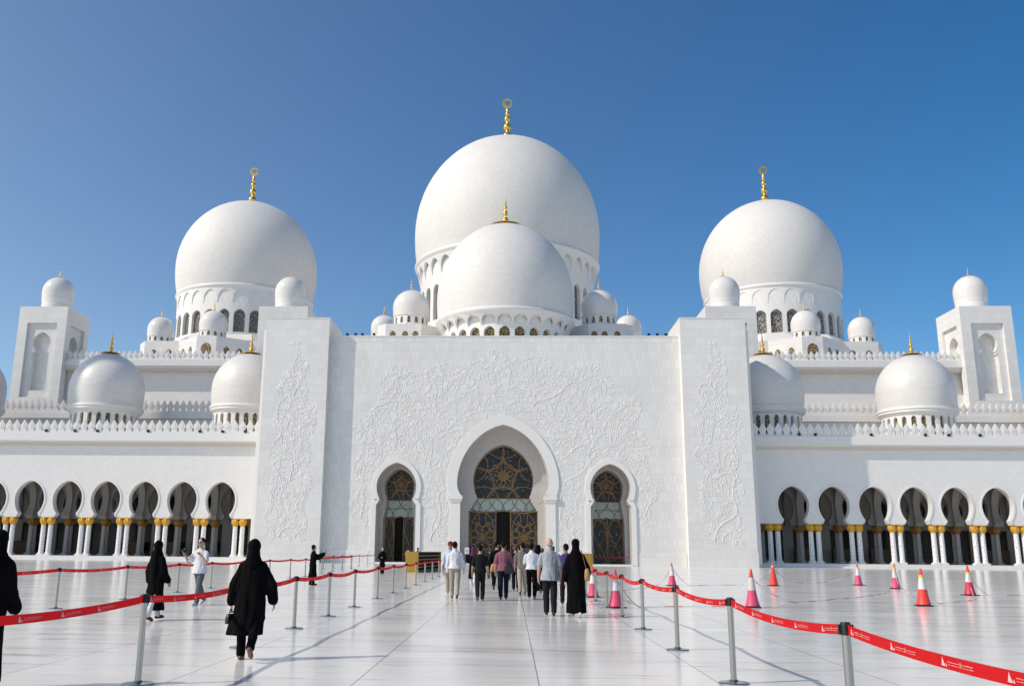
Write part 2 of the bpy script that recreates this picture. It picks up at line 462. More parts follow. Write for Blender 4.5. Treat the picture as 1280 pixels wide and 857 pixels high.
LOW = 1.9                                    # below its widest ring a dome narrows slowly
def dome_profile(R, c, zw, zr, tip=0.0, n=30, low=None):
    c2 = (low or LOW)*c
    t0 = math.asin(max(-1, min(1, (zr-zw)/c2))); pr = []
    for i in range(n+1):
        t = t0+(pi/2-t0)*i/n
        z = zw+(c if t > 0 else c2)*sin(t)
        q = max(0.0, 1-R*cos(t)/(0.35*R)); z += tip*c*q*q
        pr.append((max(R*cos(t), 0.01), z))
    return pr

def drum_wall(cx, cy, rd, z0, z1, N, hw, zs0, zs, za, depth, name, parent, mat, upto=None):
    """cylinder of N bays, each with a round-headed opening"""
    b = 2*pi*rd/N; mb = MB()
    outer = [(-b/2+b*i/4, z0) for i in range(5)]+[(b/2-b*i/4, z1) for i in range(5)]
    hole = arched(0, zs0, hw, zs, za)
    for k in range(N):
        a0 = 2*pi*k/N
        def fm(u, z, d, a0=a0):
            r = rd-d; a = a0+u/rd
            return (cx+r*sin(a), cy-r*cos(a), z)
        mb.holed(outer, [hole], fm, depth)
    return mb.build(name, mat, parent)

def scallops(cx, cy, r, z0, z1, N, parent, thick, proj=0.0):
    b = 2*pi*r/N; mb = MB(); hw = b*0.44
    arch = arched(0, z0, hw, z0+(z1-z0)*0.30, z1-(z1-z0)*0.14, point=0.14, n=9)
    outer = [(-b/2, z0)]+list(reversed(arch))+[(b/2, z0), (b/2, z1), (b/4, z1), (0, z1), (-b/4, z1), (-b/2, z1)]
    for k in range(N):
        a0 = 2*pi*k/N
        def fm(u, z, d, a0=a0):
            rr = r-d+proj*(z-z0)/(z1-z0); a = a0+u/r
            return (cx+rr*sin(a), cy-rr*cos(a), z)
        mb.holed(outer, [], fm, thick, edge_outer=True)
    return mb.build('scalloped_band', M['plain'], parent)

def window_copies(cx, cy, r, N, hw, z0, zs, za, parent, mat, only_front=True):
    mb = MB(); pts = arched(0, z0, hw+0.03, zs, za+0.03)
    mb.poly([(x, -r, z) for x, z in pts])
    src = None
    base = root_loc(parent)
    for k in range(N):
        a = 2*pi*k/N
        if only_front and cos(a) < 0.05: continue
        if src is None:
            src = mb.build('window', mat, parent, world=False, loc=(cx-base.x, cy-base.y, 0)); o = src
        else: o = link_copy(src, parent)
        o.rotation_euler = (0, 0, a)

def big_dome(cx, cy, R, c, zw, zr, rd, zd0, N, hw, zs0, zs, za, zsc, fin_h, fin_r, crescent, wmat, low=1.3):
    mb = MB(); mb.lathe(dome_profile(R, c, zw, zr, 0.0, 36, low), 96, cx, cy, uvr=R, cap=False)
    d = mb.build('dome', M['dome'], mosque, smooth=True)
    r0 = R*sqrt(max(0, 1-((zr-zw)/(low*c))**2))
    s = max(R/17.0, 0.72)
    rim = MB(); rim.lathe([(r0-0.4*s, zr+0.25*s), (r0+0.28*s, zr+0.12*s), (r0+0.42*s, zr-0.15*s), (r0+0.36*s, zr-0.45*s), (r0+0.05*s, zr-0.75*s), (r0-0.1*s, zr-1.0*s), (rd-0.5*s, zr-1.2*s)], 96, cx, cy, cap=False)
    rim.build('rim_moulding', M['plain'], d, smooth=True, sharp=60)
    drum_wall(cx, cy, rd, zd0, zr-0.9*s, N, hw, zs0, zs, za, 0.75*s, 'drum', d, M['plain'])
    if zsc: scallops(cx, cy, rd+0.06, zsc, zr-0.7*s, N, d, 0.5*s, proj=r0-rd)
    window_copies(cx, cy, rd-0.7*s, N, hw, zs0, zs, za, d, M[wmat])
    finial(d, cx, cy, zw+c-0.05, fin_h, fin_r, crescent)
    return d

def small_dome(parent, cx, cy, R, c, zw, z0, nwin=12, fin=1.3, tiles=False, zr=None, part='dome', rd=None):
    """little dome on a low drum with a ring of openings"""
    zr = zr if zr is not None else zw-0.42*c
    rr = R*sqrt(max(0, 1-((zr-zw)/(LOW*c))**2))
    mb = MB(); mb.lathe(dome_profile(R, c, zw, zr, 0.02, 22), 56, cx, cy, uvr=R, cap=False)
    d = mb.build(part, M['adome'] if tiles else M['gloss'], parent, smooth=True)
    sub = d
    if tiles:
        mb = MB(); mb.lathe([(rr-0.1, zr+0.12), (rr+0.22, zr+0.05), (rr+0.26, zr-0.18), (rr+0.10, zr-0.34), (rr+0.14, zr-0.5), (rr-0.25, zr-0.85), (rr-0.4, zr-0.9)], 64, cx, cy, cap=False)
        mb.build('rim_moulding', M['plain'], sub, smooth=True, sharp=50)
        zt = zr-0.8; rd = rr-0.3
        N = 24; b = 2*pi*rd/N
        drum_wall(cx, cy, rd, z0, zt, N, b*0.26, z0+0.75, zt-0.62, zt-0.22, 0.35, 'drum', sub, M['plain'])
        mb = MB(); mb.lathe([(rd-0.34, z0+0.2), (rd-0.34, zt)], 48, cx, cy, cap=False)
        mb.build('glazing', M['goldscreen'], sub)
        finial(sub, cx, cy, zw+c*1.02-0.03, fin, 1.25, False, 14)
    else:
        rd = rd or rr*0.97
        if nwin:
            mb = MB(); mb.lathe([(rr-0.05, zr+0.05), (rr+0.05, zr-0.01), (rr+0.05, zr-0.08), (rd, zr-0.1)], 48, cx, cy, cap=False)
            mb.build('rim_moulding', M['plain'], sub, smooth=True, sharp=50)
            zt = zr-0.08; h = zt-z0; b = 2*pi*rd/nwin
            drum_wall(cx, cy, rd, z0, zt, nwin, b*0.22, z0+h*0.25, z0+h*0.62, z0+h*0.86, 0.14, 'drum', sub, M['plain'])
            mb = MB(); mb.lathe([(rd-0.13, z0), (rd-0.13, zt)], 32, cx, cy, cap=False)
            mb.build('glazing', M['goldscreen'], sub)
        else:
            mb = MB(); mb.lathe([(rd+0.02, z0), (rd+0.02, z0+(zr-z0)*0.55), (rd-0.03, z0+(zr-z0)*0.58), (rr+0.01, zr+0.01)], 48, cx, cy, cap=False)
            mb.build('drum', M['plain'], sub, smooth=True, sharp=40)
        finial(sub, cx, cy, zw+c*1.02-0.02, fin, 0.30, False, 10)
    return d

# ---- great domes
big_dome(X0+0.1, 162, 17.15, 19.3, 58.4, 52.3, 15.9, 26, 36, 0.85, 40.2, 45.6, 46.5, 48.4, 9.3, 2.7, True, 'screen')
for sd in (-1, 1):
    big_dome(X0+(47.55 if sd > 0 else -47.9), 160, 12.7 if sd < 0 else 12.35, 13.5 if sd < 0 else 13.2, 51.0, 45.6, 11.85 if sd < 0 else 11.6, 36.4, 28, 0.96, 37.2, 40.2, 41.2, 42.4, 7.6, 2.15, True, 'screen', 1.22)
big_dome(X0+0.1, 119, 9.2, 10.85, 34.2, 31.2, 8.15, 25.5, 26, 0.70, 26.4, 28.2, 29.0, 29.2, 4.6, 2.2, False, 'goldscreen', 1.5)

# ---- domes on the roof around the portal
def blk(mb, pts, z0, z1): mb.prism(pts, z0, z1)
for sd in (-1, 1):
    mx = lambda x: X0+sd*x
    # turret beside the front dome
    pts = [(mx(a), b) for a, b in ((11.4, 121), (16.3, 121), (17.6, 122.3), (17.6, 127.5), (9.0, 127.5), (9.0, 123.4))]
    mb = MB(); mb.prism(pts if sd > 0 else pts[::-1], 25.6, 31.75); t = mb.build('roof_turret', M['pylon'], mosque)
    small_dome(t, mx(13.2), 124, 2.57, 2.55, 34.75, 31.75, 14, 1.7, zr=33.35, part='turret_dome')
    for u in (12.2, 13.6, 15.3):
        m2 = MB(); m2.poly([(mx(u)+x, 120.985, z) for x, z in arched(0, 28.6, 0.42, 30.2, 30.75)]); m2.build('window', M['goldscreen'], t)
    # dome standing further back
    mb = MB(); mb.prism([(mx(19.3)+2.6*cos(k*pi/4+pi/8), 140+2.6*sin(k*pi/4+pi/8)) for k in range(8)], 25.6, 33.9); t = mb.build('roof_turret', M['pylon'], mosque)
    small_dome(t, mx(19.3), 140, 2.05, 2.05, 35.8, 33.9, 0, 1.6, zr=34.7, part='turret_dome')
    # base of the great side dome, with two turrets
    cx = mx(47.65)
    poly = [(-1.6, 140), (1.6, 140), (5.8, 143.6), (11.6, 143.9), (13.2, 146), (13.2, 176), (-13.2, 176), (-13.2, 146), (-11.6, 143.9), (-5.8, 143.6)]
    mb = MB(); mb.prism([(cx+a, b) for a, b in poly], 26.6, 34.5); base = mb.build('dome_base', M['pylon'], mosque)
    mb = MB(); mb.lathe([(14.9, 34.5), (14.9, 35.2), (13.3, 36.6), (12.1, 36.65)], 8, cx, 160, a0=pi/8, cap=False); mb.build('sloped_roof', M['plain'], base)
    def win(pts): m2 = MB(); m2.poly(pts); m2.build('window', M['goldscreen'], base)
    win([(cx+x, 139.985, z) for x, z in arched(0, 29.6, 0.85, 32.4, 33.4)])
    for s2 in (-1, 1):
        dx, dy = 4.2*s2, 3.6; l = math.hypot(dx, dy); nx, ny = s2*dy/l, -abs(dx)/l
        for q in (0.32, 0.72):
            px, py = cx+s2*1.6+dx*q+nx*0.015, 140+dy*q+ny*0.015
            win([(px+x*dx/l, py+x*dy/l, z) for x, z in arched(0, 30.2, 0.5, 32.3, 33.0)])
        for q in (7.4, 10.0): win([(cx+s2*q+x, 143.6+(q-5.8)*0.3/5.8-0.03, z) for x, z in arched(0, 30.4, 0.48, 32.6, 33.1)])
    small_dome(base, cx, 142.7, 2.27, 2.3, 37.0, 34.5, 12, 1.5, zr=35.75, part='turret_dome')
    small_dome(base, cx+sd*10.1, 146.3, 2.14, 2.3, 36.9, 34.5, 12, 1.5, zr=35.7, part='turret_dome')

# ---- roofs and upper walls
mb = MB()
mb.box(X0-20.5, X0+20.5, 106.2, 160, 25.0, 25.9)
mb.box(X0-64, X0+64, 128.02, 185, 26.9, 27.6)
mb.build('roof', M['plain'], mosque)

def merlon_mesh(w, h):
    half = [(0.50, 0), (0.50, .08), (0.45, .11), (0.35, .20), (0.33, .28), (0.42, .41), (0.485, .51), (0.44, .60), (0.30, .72), (0.16, .85), (0.05, .97), (0, 1.0)]
    pts = [(x*w, z*h) for x, z in half]+[(-x*w, z*h) for x, z in reversed(half[:-1])]
    mb = MB(); th = 0.11
    mb.holed(pts, [], lambda u, z, d: (u, -th+d, z), 2*th, back=True, edge_outer=True)
    inner = [(x*w*0.62, (0.54+(z-0.54)*0.62)*h) for x, z in half[3:]]
    inner = inner+[(-x, z) for x, z in reversed(inner[:-1])]
    mb.holed(inner, [], lambda u, z, d: (u, -th-0.03+d, z), 0.03, edge_outer=True)
    mb.holed([(x*0.5, (0.54*h+(z-0.54*h)*0.5)) for x, z in inner], [], lambda u, z, d: (u, -th-0.055+d, z), 0.03, edge_outer=True)
    return mb

def parapet(root, x0, x1, y, z, h, pitch, split=True):
    """low coping with one merlon per pitch (far rows keep the merlons in the parapet's own mesh)"""
    if x0 > x1: x0, x1 = x1, x0
    mb = MB(); mb.box(x0, x1, y-0.16, y+0.16, z, z+0.09*h)
    n = int(round((x1-x0)/pitch)); w = (x1-x0)/n
    m1 = merlon_mesh(w, h)
    if not split:
        for k in range(n):
            o = len(mb.v); dx = x0+w*(k+0.5)
            mb.v.extend([(p[0]+dx, p[1]+y, p[2]+z+0.003) for p in m1.v])
            mb.f.extend([tuple(i+o for i in f) for f in m1.f]); mb.uv.extend(m1.uv)
    p = mb.build('parapet', M['plain'], root)
    if split:
        b = root_loc(root)
        src = m1.build('merlon', M['plain'], p, world=False, loc=(x0+w/2-b.x, y-b.y, z+0.003))
        for k in range(1, n): link_copy(src, p, loc=(x0+w*(k+0.5)-b.x, y-b.y, z+0.003))
    return p

for sd in (-1, 1):
    mx = lambda x: X0+sd*x
    # upper wall with deep cornice
    mb = MB(); mb.box(mx(20.6), mx(63.9), 128, 128.8, 15.05, 26.88); mb.build('upper_wall', M['arcade'], mosque)
    mb = MB(); mb.box(mx(20.6), mx(63.7), 126.4, 128.6, 26.9, 27.78); mb.box(mx(20.6), mx(63.6), 126.75, 127.99, 26.62, 26.9); mb.build('cornice', M['plain'], mosque)
    mb = MB(); mb.box(mx(20.6), mx(63.5), 126.9, 127.98, 26.3, 26.62); mb.build('soffit', M['cream'], mosque)
    parapet(mosque, mx(35.4), mx(63.3), 126.8, 27.78, 1.42, 0.80, False)
    # middle terrace
    mb = MB(); mb.box(mx(24.0), mx(80), 123.5, 124.1, 15.02, 18.78); mb.build('terrace_wall', M['plain'], mosque)
    mb = MB(); mb.box(mx(24.0), mx(80), 123.0, 127.97, 18.8, 19.62); mb.build('cornice', M['plain'], mosque)
    parapet(mosque, mx(35.9), mx(72.5), 123.25, 19.62, 1.74, 0.895)

# ---- corner towers with blind keyhole niches
for sd, off in ((-1, 66.9), (1, 66.9), (-1, 31.8), (1, 31.8)):
    tx, ty, hw, z0, z1 = X0+sd*off, 129.1, 3.55, 19.63, 35.45
    mb = MB(); nb = MB()
    for q in range(4):
        ca, sa = cos(q*pi/2), sin(q*pi/2)
        def loc(x, y, z): return (tx+x*ca-y*sa, ty+x*sa+y*ca, z)
        f = lambda u, z, d: loc(u, -hw+d, z)
        panel = [(-2.2, 22.15), (2.2, 22.15), (2.2, 33.0), (-2.2, 33.0)]
        mb.holed([(-hw, z0), (hw, z0), (hw, z1), (-hw, z1)], [panel], f, 0.42)
        niche = keyhole(0, 23.2, 1.26, 28.65, 0.92, 29.1, 1.30, 30.25, 31.7, 0.2, 14, 2)
        mb.holed(panel, [niche], lambda u, z, d: loc(u, -hw+0.42+d, z), 0.95)
        nb.poly([loc(x, -hw+1.36, z) for x, z in [(-1.5, 23), (1.5, 23), (1.5, 32), (-1.5, 32)]])
    mb.poly([(tx-hw, ty-hw, z1), (tx+hw, ty-hw, z1), (tx+hw, ty+hw, z1), (tx-hw, ty+hw, z1)])
    t = mb.build('tower', M['pylon'], mosque)
    nb.build('niche_back', M['wall'], t)
    small_dome(t, tx, ty, 2.26, 2.42, 38.45, z1, 0, 1.4, zr=37.2, part='tower_dome')

# ---- portal: main wall with three doorways
DX = 12.2
def prof_main(k=1.0): return keyhole(0, 0.02, 4.85, 7.25, 4.72, 7.6, 5.25, 9.0, 15.75, 0.15, 18, 2)
def prof_side(s): return keyhole(s*DX, 0.02, 2.28, 6.6, 1.88, 7.1, 2.28, 8.6, 11.3, 0.16, 14, 3)
def gl_main(): return keyhole(0, 0.16, 4.02, 6.05, 3.05, 7.55, 3.51, 9.6, 13.75, 0.16, 18, 5)
def gl_side(s): return keyhole(s*DX, 0.16, 1.80, 5.3, 1.45, 7.25, 1.74, 8.9, 10.85, 0.22, 14, 4)
YW = 105.2
outer = [(-20.55, 0.0), (-20.55, 26.2), (20.55, 26.2), (20.55, 0.0)]
def notch(p): return list(reversed(p))          # left to right along the ground
low = [(-20.55, 0.0)]
for pr in (prof_side(-1), prof_main(), prof_side(1)):
    q = [(x, 0.0 if z < 0.05 else z) for x, z in pr]
    low += notch(q)
low += [(20.55, 0.0), (20.55, 26.2), (-20.55, 26.2)]
mb = MB(); mb.holed(low, [], lambda u, z, d: (X0+u, YW+d, z))
mb.box(X0-20.55, X0+20.55, YW+0.004, YW+1.2, 25.9, 26.2)
portal = mb.build('portal_wall', M['wall'], mosque)
# coping
mb = MB(); mb.box(X0-20.5, X0+20.5, YW-0.05, YW+0.9, 26.203, 26.33); mb.build('coping', M['plain'], portal)
# plinth course, cut at the doorways
for a, b in ((-20.5, -DX-2.9), (-DX+2.9, -6.05), (6.05, DX-2.9), (DX+2.9, 20.5)):
    mb = MB(); mb.box(X0+a, X0+b, YW-0.07, YW-0.003, 0, 1.5); mb.build('plinth', M['pylon'], portal)
# raised surrounds
mb = MB()
def surround(pr, off, y=YW, proud=0.16):
    in2 = [(X0+x, z) for x, z in pr]; out = offset_poly(pr, off); out = [(X0+x, z) for x, z in out]
    band(mb, in2, out, y-proud, y-0.0)
pm = prof_main(); surround(pm, 1.12)
for s in (-1, 1): surround(prof_side(s), 0.55)
for s in (-1, 1):                                  # impost blocks of the main arch
    mb.box(X0+s*4.62, X0+s*6.15, YW-0.36, YW+0.6, 7.2, 7.62)
    mb.box(X0+s*4.7, X0+s*6.05, YW-0.27, YW+0.6, 6.95, 7.197)
mb.build('door_surround', M['plain'], portal)
# reveals (loft from the wall to a set-back frame, then to the glazing)
def loft(mb, A, ya, B, yb):
    n = len(A)
    for i in range(n-1):
        mb.poly([(X0+A[i][0], ya, A[i][1]), (X0+A[i+1][0], ya, A[i+1][1]), (X0+B[i+1][0], yb, B[i+1][1]), (X0+B[i][0], yb, B[i][1])])
mb = MB()
pm = prof_main(); pm2 = [(x*0.985, z-0.02*max(0, z-7)) for x, z in pm]
loft(mb, pm, YW, pm2, 107.4)
mid = keyhole(0, 0.02, 4.45, 7.0, 4.1, 7.6, 4.5, 9.3, 15.0, 0.15, 18, 2)
g = gl_main()
loft(mb, pm2, 107.4, mid, 107.42); loft(mb, mid, 107.42, mid, 107.55)
YG = 109.5
# wall around the glazing
def ring_wall(mb, hole, x0, x1, z1, y, depth):
    n = notch([(x, 0.0 if z < 0.2 else z) for x, z in hole])
    mb.holed([(x0, 0)]+n+[(x1, 0), (x1, z1), (x0, z1)], [], lambda u, z, d: (X0+u, y+d, z))
    mb.holed(n, [], lambda u, z, d: (X0+u, y+0.001, z)) if False else None
    for i in range(len(hole)-1):
        p, q = hole[i], hole[i+1]
        mb.poly([(X0+p[0], y, p[1]), (X0+q[0], y, q[1]), (X0+q[0], y+depth, q[1]), (X0+p[0], y+depth, p[1])])
ring_wall(mb, g, -6.2, 6.2, 17, 107.55, YG-107.55)
for s in (-1, 1):
    ps = prof_side(s); gs = gl_side(s)
    loft(mb, ps, YW, [(s*DX+(x-s*DX)*0.97, z-0.015*max(0, z-7)) for x, z in ps], 107.9)
    ring_wall(mb, gs, s*DX-3.2, s*DX+3.2, 13, 107.92, 109.8-107.92)
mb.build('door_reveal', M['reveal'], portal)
mb = MB()
mb.box(X0-5.5, X0+5.5, 105.4, 112, 0.0, 0.14)
for s in (-1, 1): mb.box(X0+s*DX-2.35, X0+s*DX+2.35, 105.0, 112, 0.0, 0.16)
mb.build('threshold', M['plain'], portal)

def polyline(mb, pts, y, r=0.075, clip=None):
    """bronze bar following a curve, cut where it leaves the clip outline"""
    run = []
    for p in pts+[None]:
        ok = p is not None and (clip is None or inside(p, clip))
        if ok: run.append((X0+p[0], y, p[1]))
        else:
            if len(run) > 1: mb.tube(run, r, 5)
            run = []
def arc(cx, cz, R, a0, a1, n=26): return [(cx+R*cos(a0+(a1-a0)*i/n), cz+R*sin(a0+(a1-a0)*i/n)) for i in range(n+1)]
def petal(cx, cz, r0, r1, w, a, n=10):
    L, Rr = [], []
    for i in range(n+1):
        t = i/n; r = r0+(r1-r0)*t; q = w*sin(pi*t**0.85)
        for lst, s in ((L, 1), (Rr, -1)): lst.append((cx+r*cos(a)-s*q*sin(a), cz+r*sin(a)+s*q*cos(a)))
    return L, Rr

def doorway(cx, prof, zn, zb, y, half_open, rosette_z, rr, name='door', open_shift=0.0):
    """inlaid glass door: rosette above, pale band, two leaves below"""
    d = MB()
    up = [(x, z) for x, z in prof if z >= zn-0.01]
    d.holed([(x, z) for x, z in up], [], lambda u, z, q: (X0+u, y, z))
    door = d.build(name, M['glass'], portal)
    b = MB(); wb = max(x for x, z in prof if z < zb+0.3)-cx
    wn = max(x for x, z in prof if abs(z-zn) < 0.6)-cx
    strip = [p for p in prof if zb-0.01 <= p[1] <= zn+0.01]
    b.holed(strip, [], lambda u, z, q: (X0+u, y-0.006, z))
    b.build('pale_band', M['paleglass'], door)
    lo = MB()
    for s in (-1, 1):
        a0, a1 = (cx+open_shift+half_open, cx+wb) if s > 0 else (cx-wb, cx+open_shift-half_open)
        lo.poly([(X0+a0, y, 0.16), (X0+a1, y, 0.16), (X0+a1, y, zb), (X0+a0, y, zb)])
    lo.build('door_leaf', M['glass'], door)
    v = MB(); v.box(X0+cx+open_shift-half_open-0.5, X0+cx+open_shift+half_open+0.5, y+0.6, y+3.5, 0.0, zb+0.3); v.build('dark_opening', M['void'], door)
    l = MB()
    r = 0.056 if wb > 3 else 0.045
    polyline(l, prof, y-0.04, r*1.5)
    pr_in = [(cx+(x-cx)*0.995, z) for x, z in up]
    C = rosette_z; n = 10
    P5 = lambda r_, a_: (cx+r_*rr*cos(a_), C+r_*rr*sin(a_))
    for k in range(n):
        a = pi/2+2*pi*k/n
        for P in petal(cx, C, 0.04*rr, (0.56 if k % 2 == 0 else 0.47)*rr, 0.075*rr, a): polyline(l, [(cx+(p[0]-cx), p[1]) for p in P], y-0.03, r*0.7, pr_in)
        for P in petal(cx, C, 0.02, 0.24*rr, 0.05*rr, a+pi/n): polyline(l, P, y-0.03, r*0.55, pr_in)
    star = [P5(0.64 if j % 4 == 0 else (0.50 if j % 4 == 2 else 0.47), pi/2+j*pi/10) for j in range(20)]
    polyline(l, star+star[:1], y-0.03, r*0.85, pr_in)
    for k in range(5):
        a = pi/2+2*pi*k/5
        bx, bz = P5(1.05, a+pi/5); polyline(l, arc(bx, bz, 0.649*rr, 0, 2*pi, 48), y-0.034, r, pr_in)
        bx, bz = P5(1.26, a); polyline(l, arc(bx, bz, 0.62*rr, 0, 2*pi, 48), y-0.038, r*0.9, pr_in)
    # pale band bars
    zz = (zn+zb)/2; h = (zn-zb)
    polyline(l, [(cx-wn, zn), (cx+wn, zn)], y-0.05, r)
    polyline(l, [(cx-wb, zb), (cx-wb*0.5, zb-0.12*h), (cx, zb+0.05*h), (cx+wb*0.5, zb-0.12*h), (cx+wb, zb)], y-0.05, r*1.2)
    m = 3 if wb > 3 else 2
    st = wb*2/m
    band_clip = [(cx-wb, zb), (cx+wb, zb), (cx+wn, zn), (cx-wn, zn)]
    for k in range(-1, m+2):
        polyline(l, arc(cx-wb+st*k, zb, st*0.56, 0, pi, 20), y-0.035, r, band_clip)
        polyline(l, arc(cx-wb+st*(k+0.5), zn+0.1, st*0.62, -pi, 0, 20), y-0.035, r*0.9, band_clip)
    # leaves
    for s in (-1, 1):
        a0, a1 = (cx+open_shift+half_open, cx+wb) if s > 0 else (cx-wb, cx+open_shift-half_open)
        if a1-a0 < 0.3: continue
        clip = [(a0, 0.2), (a1, 0.2), (a1, zb), (a0, zb)]
        polyline(l, [(a0, 0.16), (a0, zb)], y-0.04, r*1.2); polyline(l, [(a1, 0.16), (a1, zb)], y-0.04, r)
        mx_, w = (a0+a1)/2, (a1-a0)
        if w > 2:
            for cz in (zb*0.5,):
                for k in range(8):
                    for P in petal(mx_, cz, 0.02, 0.62*w, 0.13*w, pi/8+k*pi/4): polyline(l, P, y-0.03, r, clip)
                    bx, bz = mx_+0.95*w*cos(k*pi/4), cz+0.95*w*sin(k*pi/4)
                    polyline(l, arc(bx, bz, 0.55*w, 0, 2*pi, 36), y-0.03, r*0.8, clip)
        else:
            for q in (0, 1):
                polyline(l, [(a0+w*(0.1+0.8*(0.5-0.5*cos(pi*t*1.3+q*pi))), 0.2+(zb-0.2)*t) for t in [i/24 for i in range(25)]], y-0.03, r*0.9, clip)
        # oval tracery
        polyline(l, [(mx_+0.46*w*cos(t*2*pi), zb*0.55+zb*0.43*sin(t*2*pi)) for t in [i/40 for i in range(41)]], y-0.03, r*0.8, clip)
    l.build('bronze_tracery', M['lattice'], door)
    return door
doorway(0, gl_main(), 7.55, 6.05, YG, 0.86, 10.2, 3.2)
for s in (-1, 1): doorway(s*DX, gl_side(s), 7.25, 5.3, 109.8, 0.55 if s < 0 else 0.02, 9.1, 1.6, open_shift=-0.15 if s < 0 else 0)

# ---- pylons flanking the portal
pylon = {}
for sd in (-1, 1):
    mx = lambda x: X0+sd*x
    mb = MB(); mb.box(mx(20.55), mx(28.05), 104, 111.9, 0, 28.15)
    p = mb.build('pylon', M['pylon'], mosque); pylon[sd] = p
    mb = MB(); mb.box(mx(28.053), mx(28.45), 104.5, 109.9, 0, 26.9); mb.box(mx(28.453), mx(28.75), 105.0, 109.9, 0, 14.0); mb.build('edge_strip', M['plain'], p)
    mb = MB(); mb.box(mx(20.5), mx(28.1), 103.93, 103.997, 0, 1.55); mb.build('plinth', M['pylon'], p)
    mb = MB(); mb.box(mx(20.52), mx(28.08), 103.95, 111.95, 28.153, 28.25); mb.build('coping', M['plain'], p)
    mb = MB(); x = 26.1 if sd > 0 else 25.0
    mb.tube([(mx(x), 110.2, 28.2), (mx(x), 110.2, 28.9), (mx(x)+0.35*sd, 110.0, 29.35), (mx(x)+0.6*sd, 109.9, 29.5)], 0.14, 8); mb.build('vent_pipe', M['plain'], p)

# ---- carved vines
class Carver:
    def __init__(s, region, y, cell=0.30):
        s.reg = region; s.y = y; s.mb = MB(); s.c = cell; s.occ = {}; s.id = 0
    def free(s, x, z, me):
        k = (int(x//s.c), int(z//s.c))
        for dx in (-1, 0, 1):
            for dz in (-1, 0, 1):
                o = s.occ.get((k[0]+dx, k[1]+dz))
                if o is not None and o[0] not in me and (abs(o[1]-x)+abs(o[2]-z)) < s.c*1.25: return False
        return True
    def mark(s, x, z, me): s.occ[(int(x//s.c), int(z//s.c))] = (me, x, z)
    def leaf(s, x, z, a, L, w, h=0.038):
        c, q = cos(a), sin(a)
        P = lambda u, v, hh: (X0+x+u*c-v*q, s.y-hh, z+u*q+v*c)
        b, t = P(0, 0, 0.0), P(L, 0, 0.0); l, r = P(L*0.45, w, 0.0), P(L*0.45, -w, 0.0); m = P(L*0.5, 0, h)
        for tri in ((b, r, m), (r, t, m), (t, l, m), (l, b, m)): s.mb.poly(tri)
    def flower(s, x, z, r):
        a0 = random.random()*6.28
        for k in range(5): s.leaf(x, z, a0+k*2*pi/5, r, r*0.36, 0.05)
    def stem(s, pts, w):
        n = len(pts)
        for i in range(n-1):
            (x, z), (x2, z2) = pts[i], pts[i+1]
            def sec(j):
                p, q = pts[max(j-1, 0)], pts[min(j+1, n-1)]
                dx, dz = q[0]-p[0], q[1]-p[1]; l = math.hypot(dx, dz) or 1
                nx, nz = -dz/l, dx/l; ww = w*(1-0.55*j/n); hh = ww*0.75
                X, Z = pts[j]
                return [(X0+X+nx*ww*e, s.y-hh*f, Z+nz*ww*e) for e, f in ((1, 0), (0.7, 0.75), (0, 1), (-0.7, 0.75), (-1, 0))]
            A, B = sec(i), sec(i+1)
            for k in range(4): s.mb.poly([A[k], B[k], B[k+1], A[k+1]])
    def grow(s, x, z, a, n, w, depth, parents=()):
        s.id += 1; me = s.id; fam = set(parents) | {me}
        pts = [(x, z)]; kap = random.choice((-1, 1))*random.uniform(0.02, 0.12); turn = 0; kids = []
        for i in range(n):
            if turn <= 0: kap = -math.copysign(random.uniform(0.05, 0.20), kap); turn = random.randint(6, 15)
            turn -= 1
            a += kap+random.uniform(-0.03, 0.03)
            ok = False
            for tr in (0, 0.35, -0.35, 0.75, -0.75):
                nx, nz = x+0.22*cos(a+tr), z+0.22*sin(a+tr)
                if s.reg(nx, nz) and s.free(nx, nz, fam): a += tr; ok = True; break
            if not ok: break
            x, z = nx, nz; pts.append((x, z)); s.mark(x, z, me)
            if i % 3 == 2 and depth > 0 and random.random() < 0.75: kids.append((x, z, a+random.choice((-1, 1))*random.uniform(0.6, 1.2)))
            if random.random() < 0.5: s.leaf(x, z, a+random.choice((-1, 1))*random.uniform(0.6, 1.3), random.uniform(0.25, 0.42), 0.085)
        if len(pts) > 2: s.stem(pts, w)
        if len(pts) > 3 and random.random() < 0.7: s.flower(x, z, random.uniform(0.22, 0.40))
        elif len(pts) > 1: s.leaf(x, z, a, 0.34, 0.10)
        for k in kids: s.grow(*k, random.randint(5, 24), w*0.82, depth-1, fam)

main_reg = [(-17.2, 1.6+0.2), (-17.0, 8), (-16.5, 12), (-17.2, 15.2), (-14.6, 19.4), (-13.2, 22.3), (-8, 22.4), (-3, 23.6), (0, 24.3), (3, 23.4), (7.5, 22.7), (12.5, 22.0), (14.2, 20.0), (15.5, 17.0), (16.3, 13), (17.2, 9), (17.0, 1.8)]
pm_o = [(x, z) for x, z in offset_poly(prof_main(), 1.55)]; pm_o = [(pm_o[0][0], -1)]+pm_o+[(pm_o[-1][0], -1)]
ps_o = [[(p[0][0], -1)]+p+[(p[-1][0], -1)] for p in (offset_poly(prof_side(-1), 0.95), offset_poly(prof_side(1), 0.95))]
def reg_main(x, z):
    if z < 2.2: return False
    if abs(x) > 12 and z < 4.2+0.5*sin(x*3): return False
    if not inside((x+0.5*sin(z*1.3), z+0.5*sin(x*1.1)), main_reg): return False
    return not (inside((x, z), pm_o) or inside((x, z), ps_o[0]) or inside((x, z), ps_o[1]))
cv = Carver(reg_main, YW-0.004, 0.28)
seeds = []
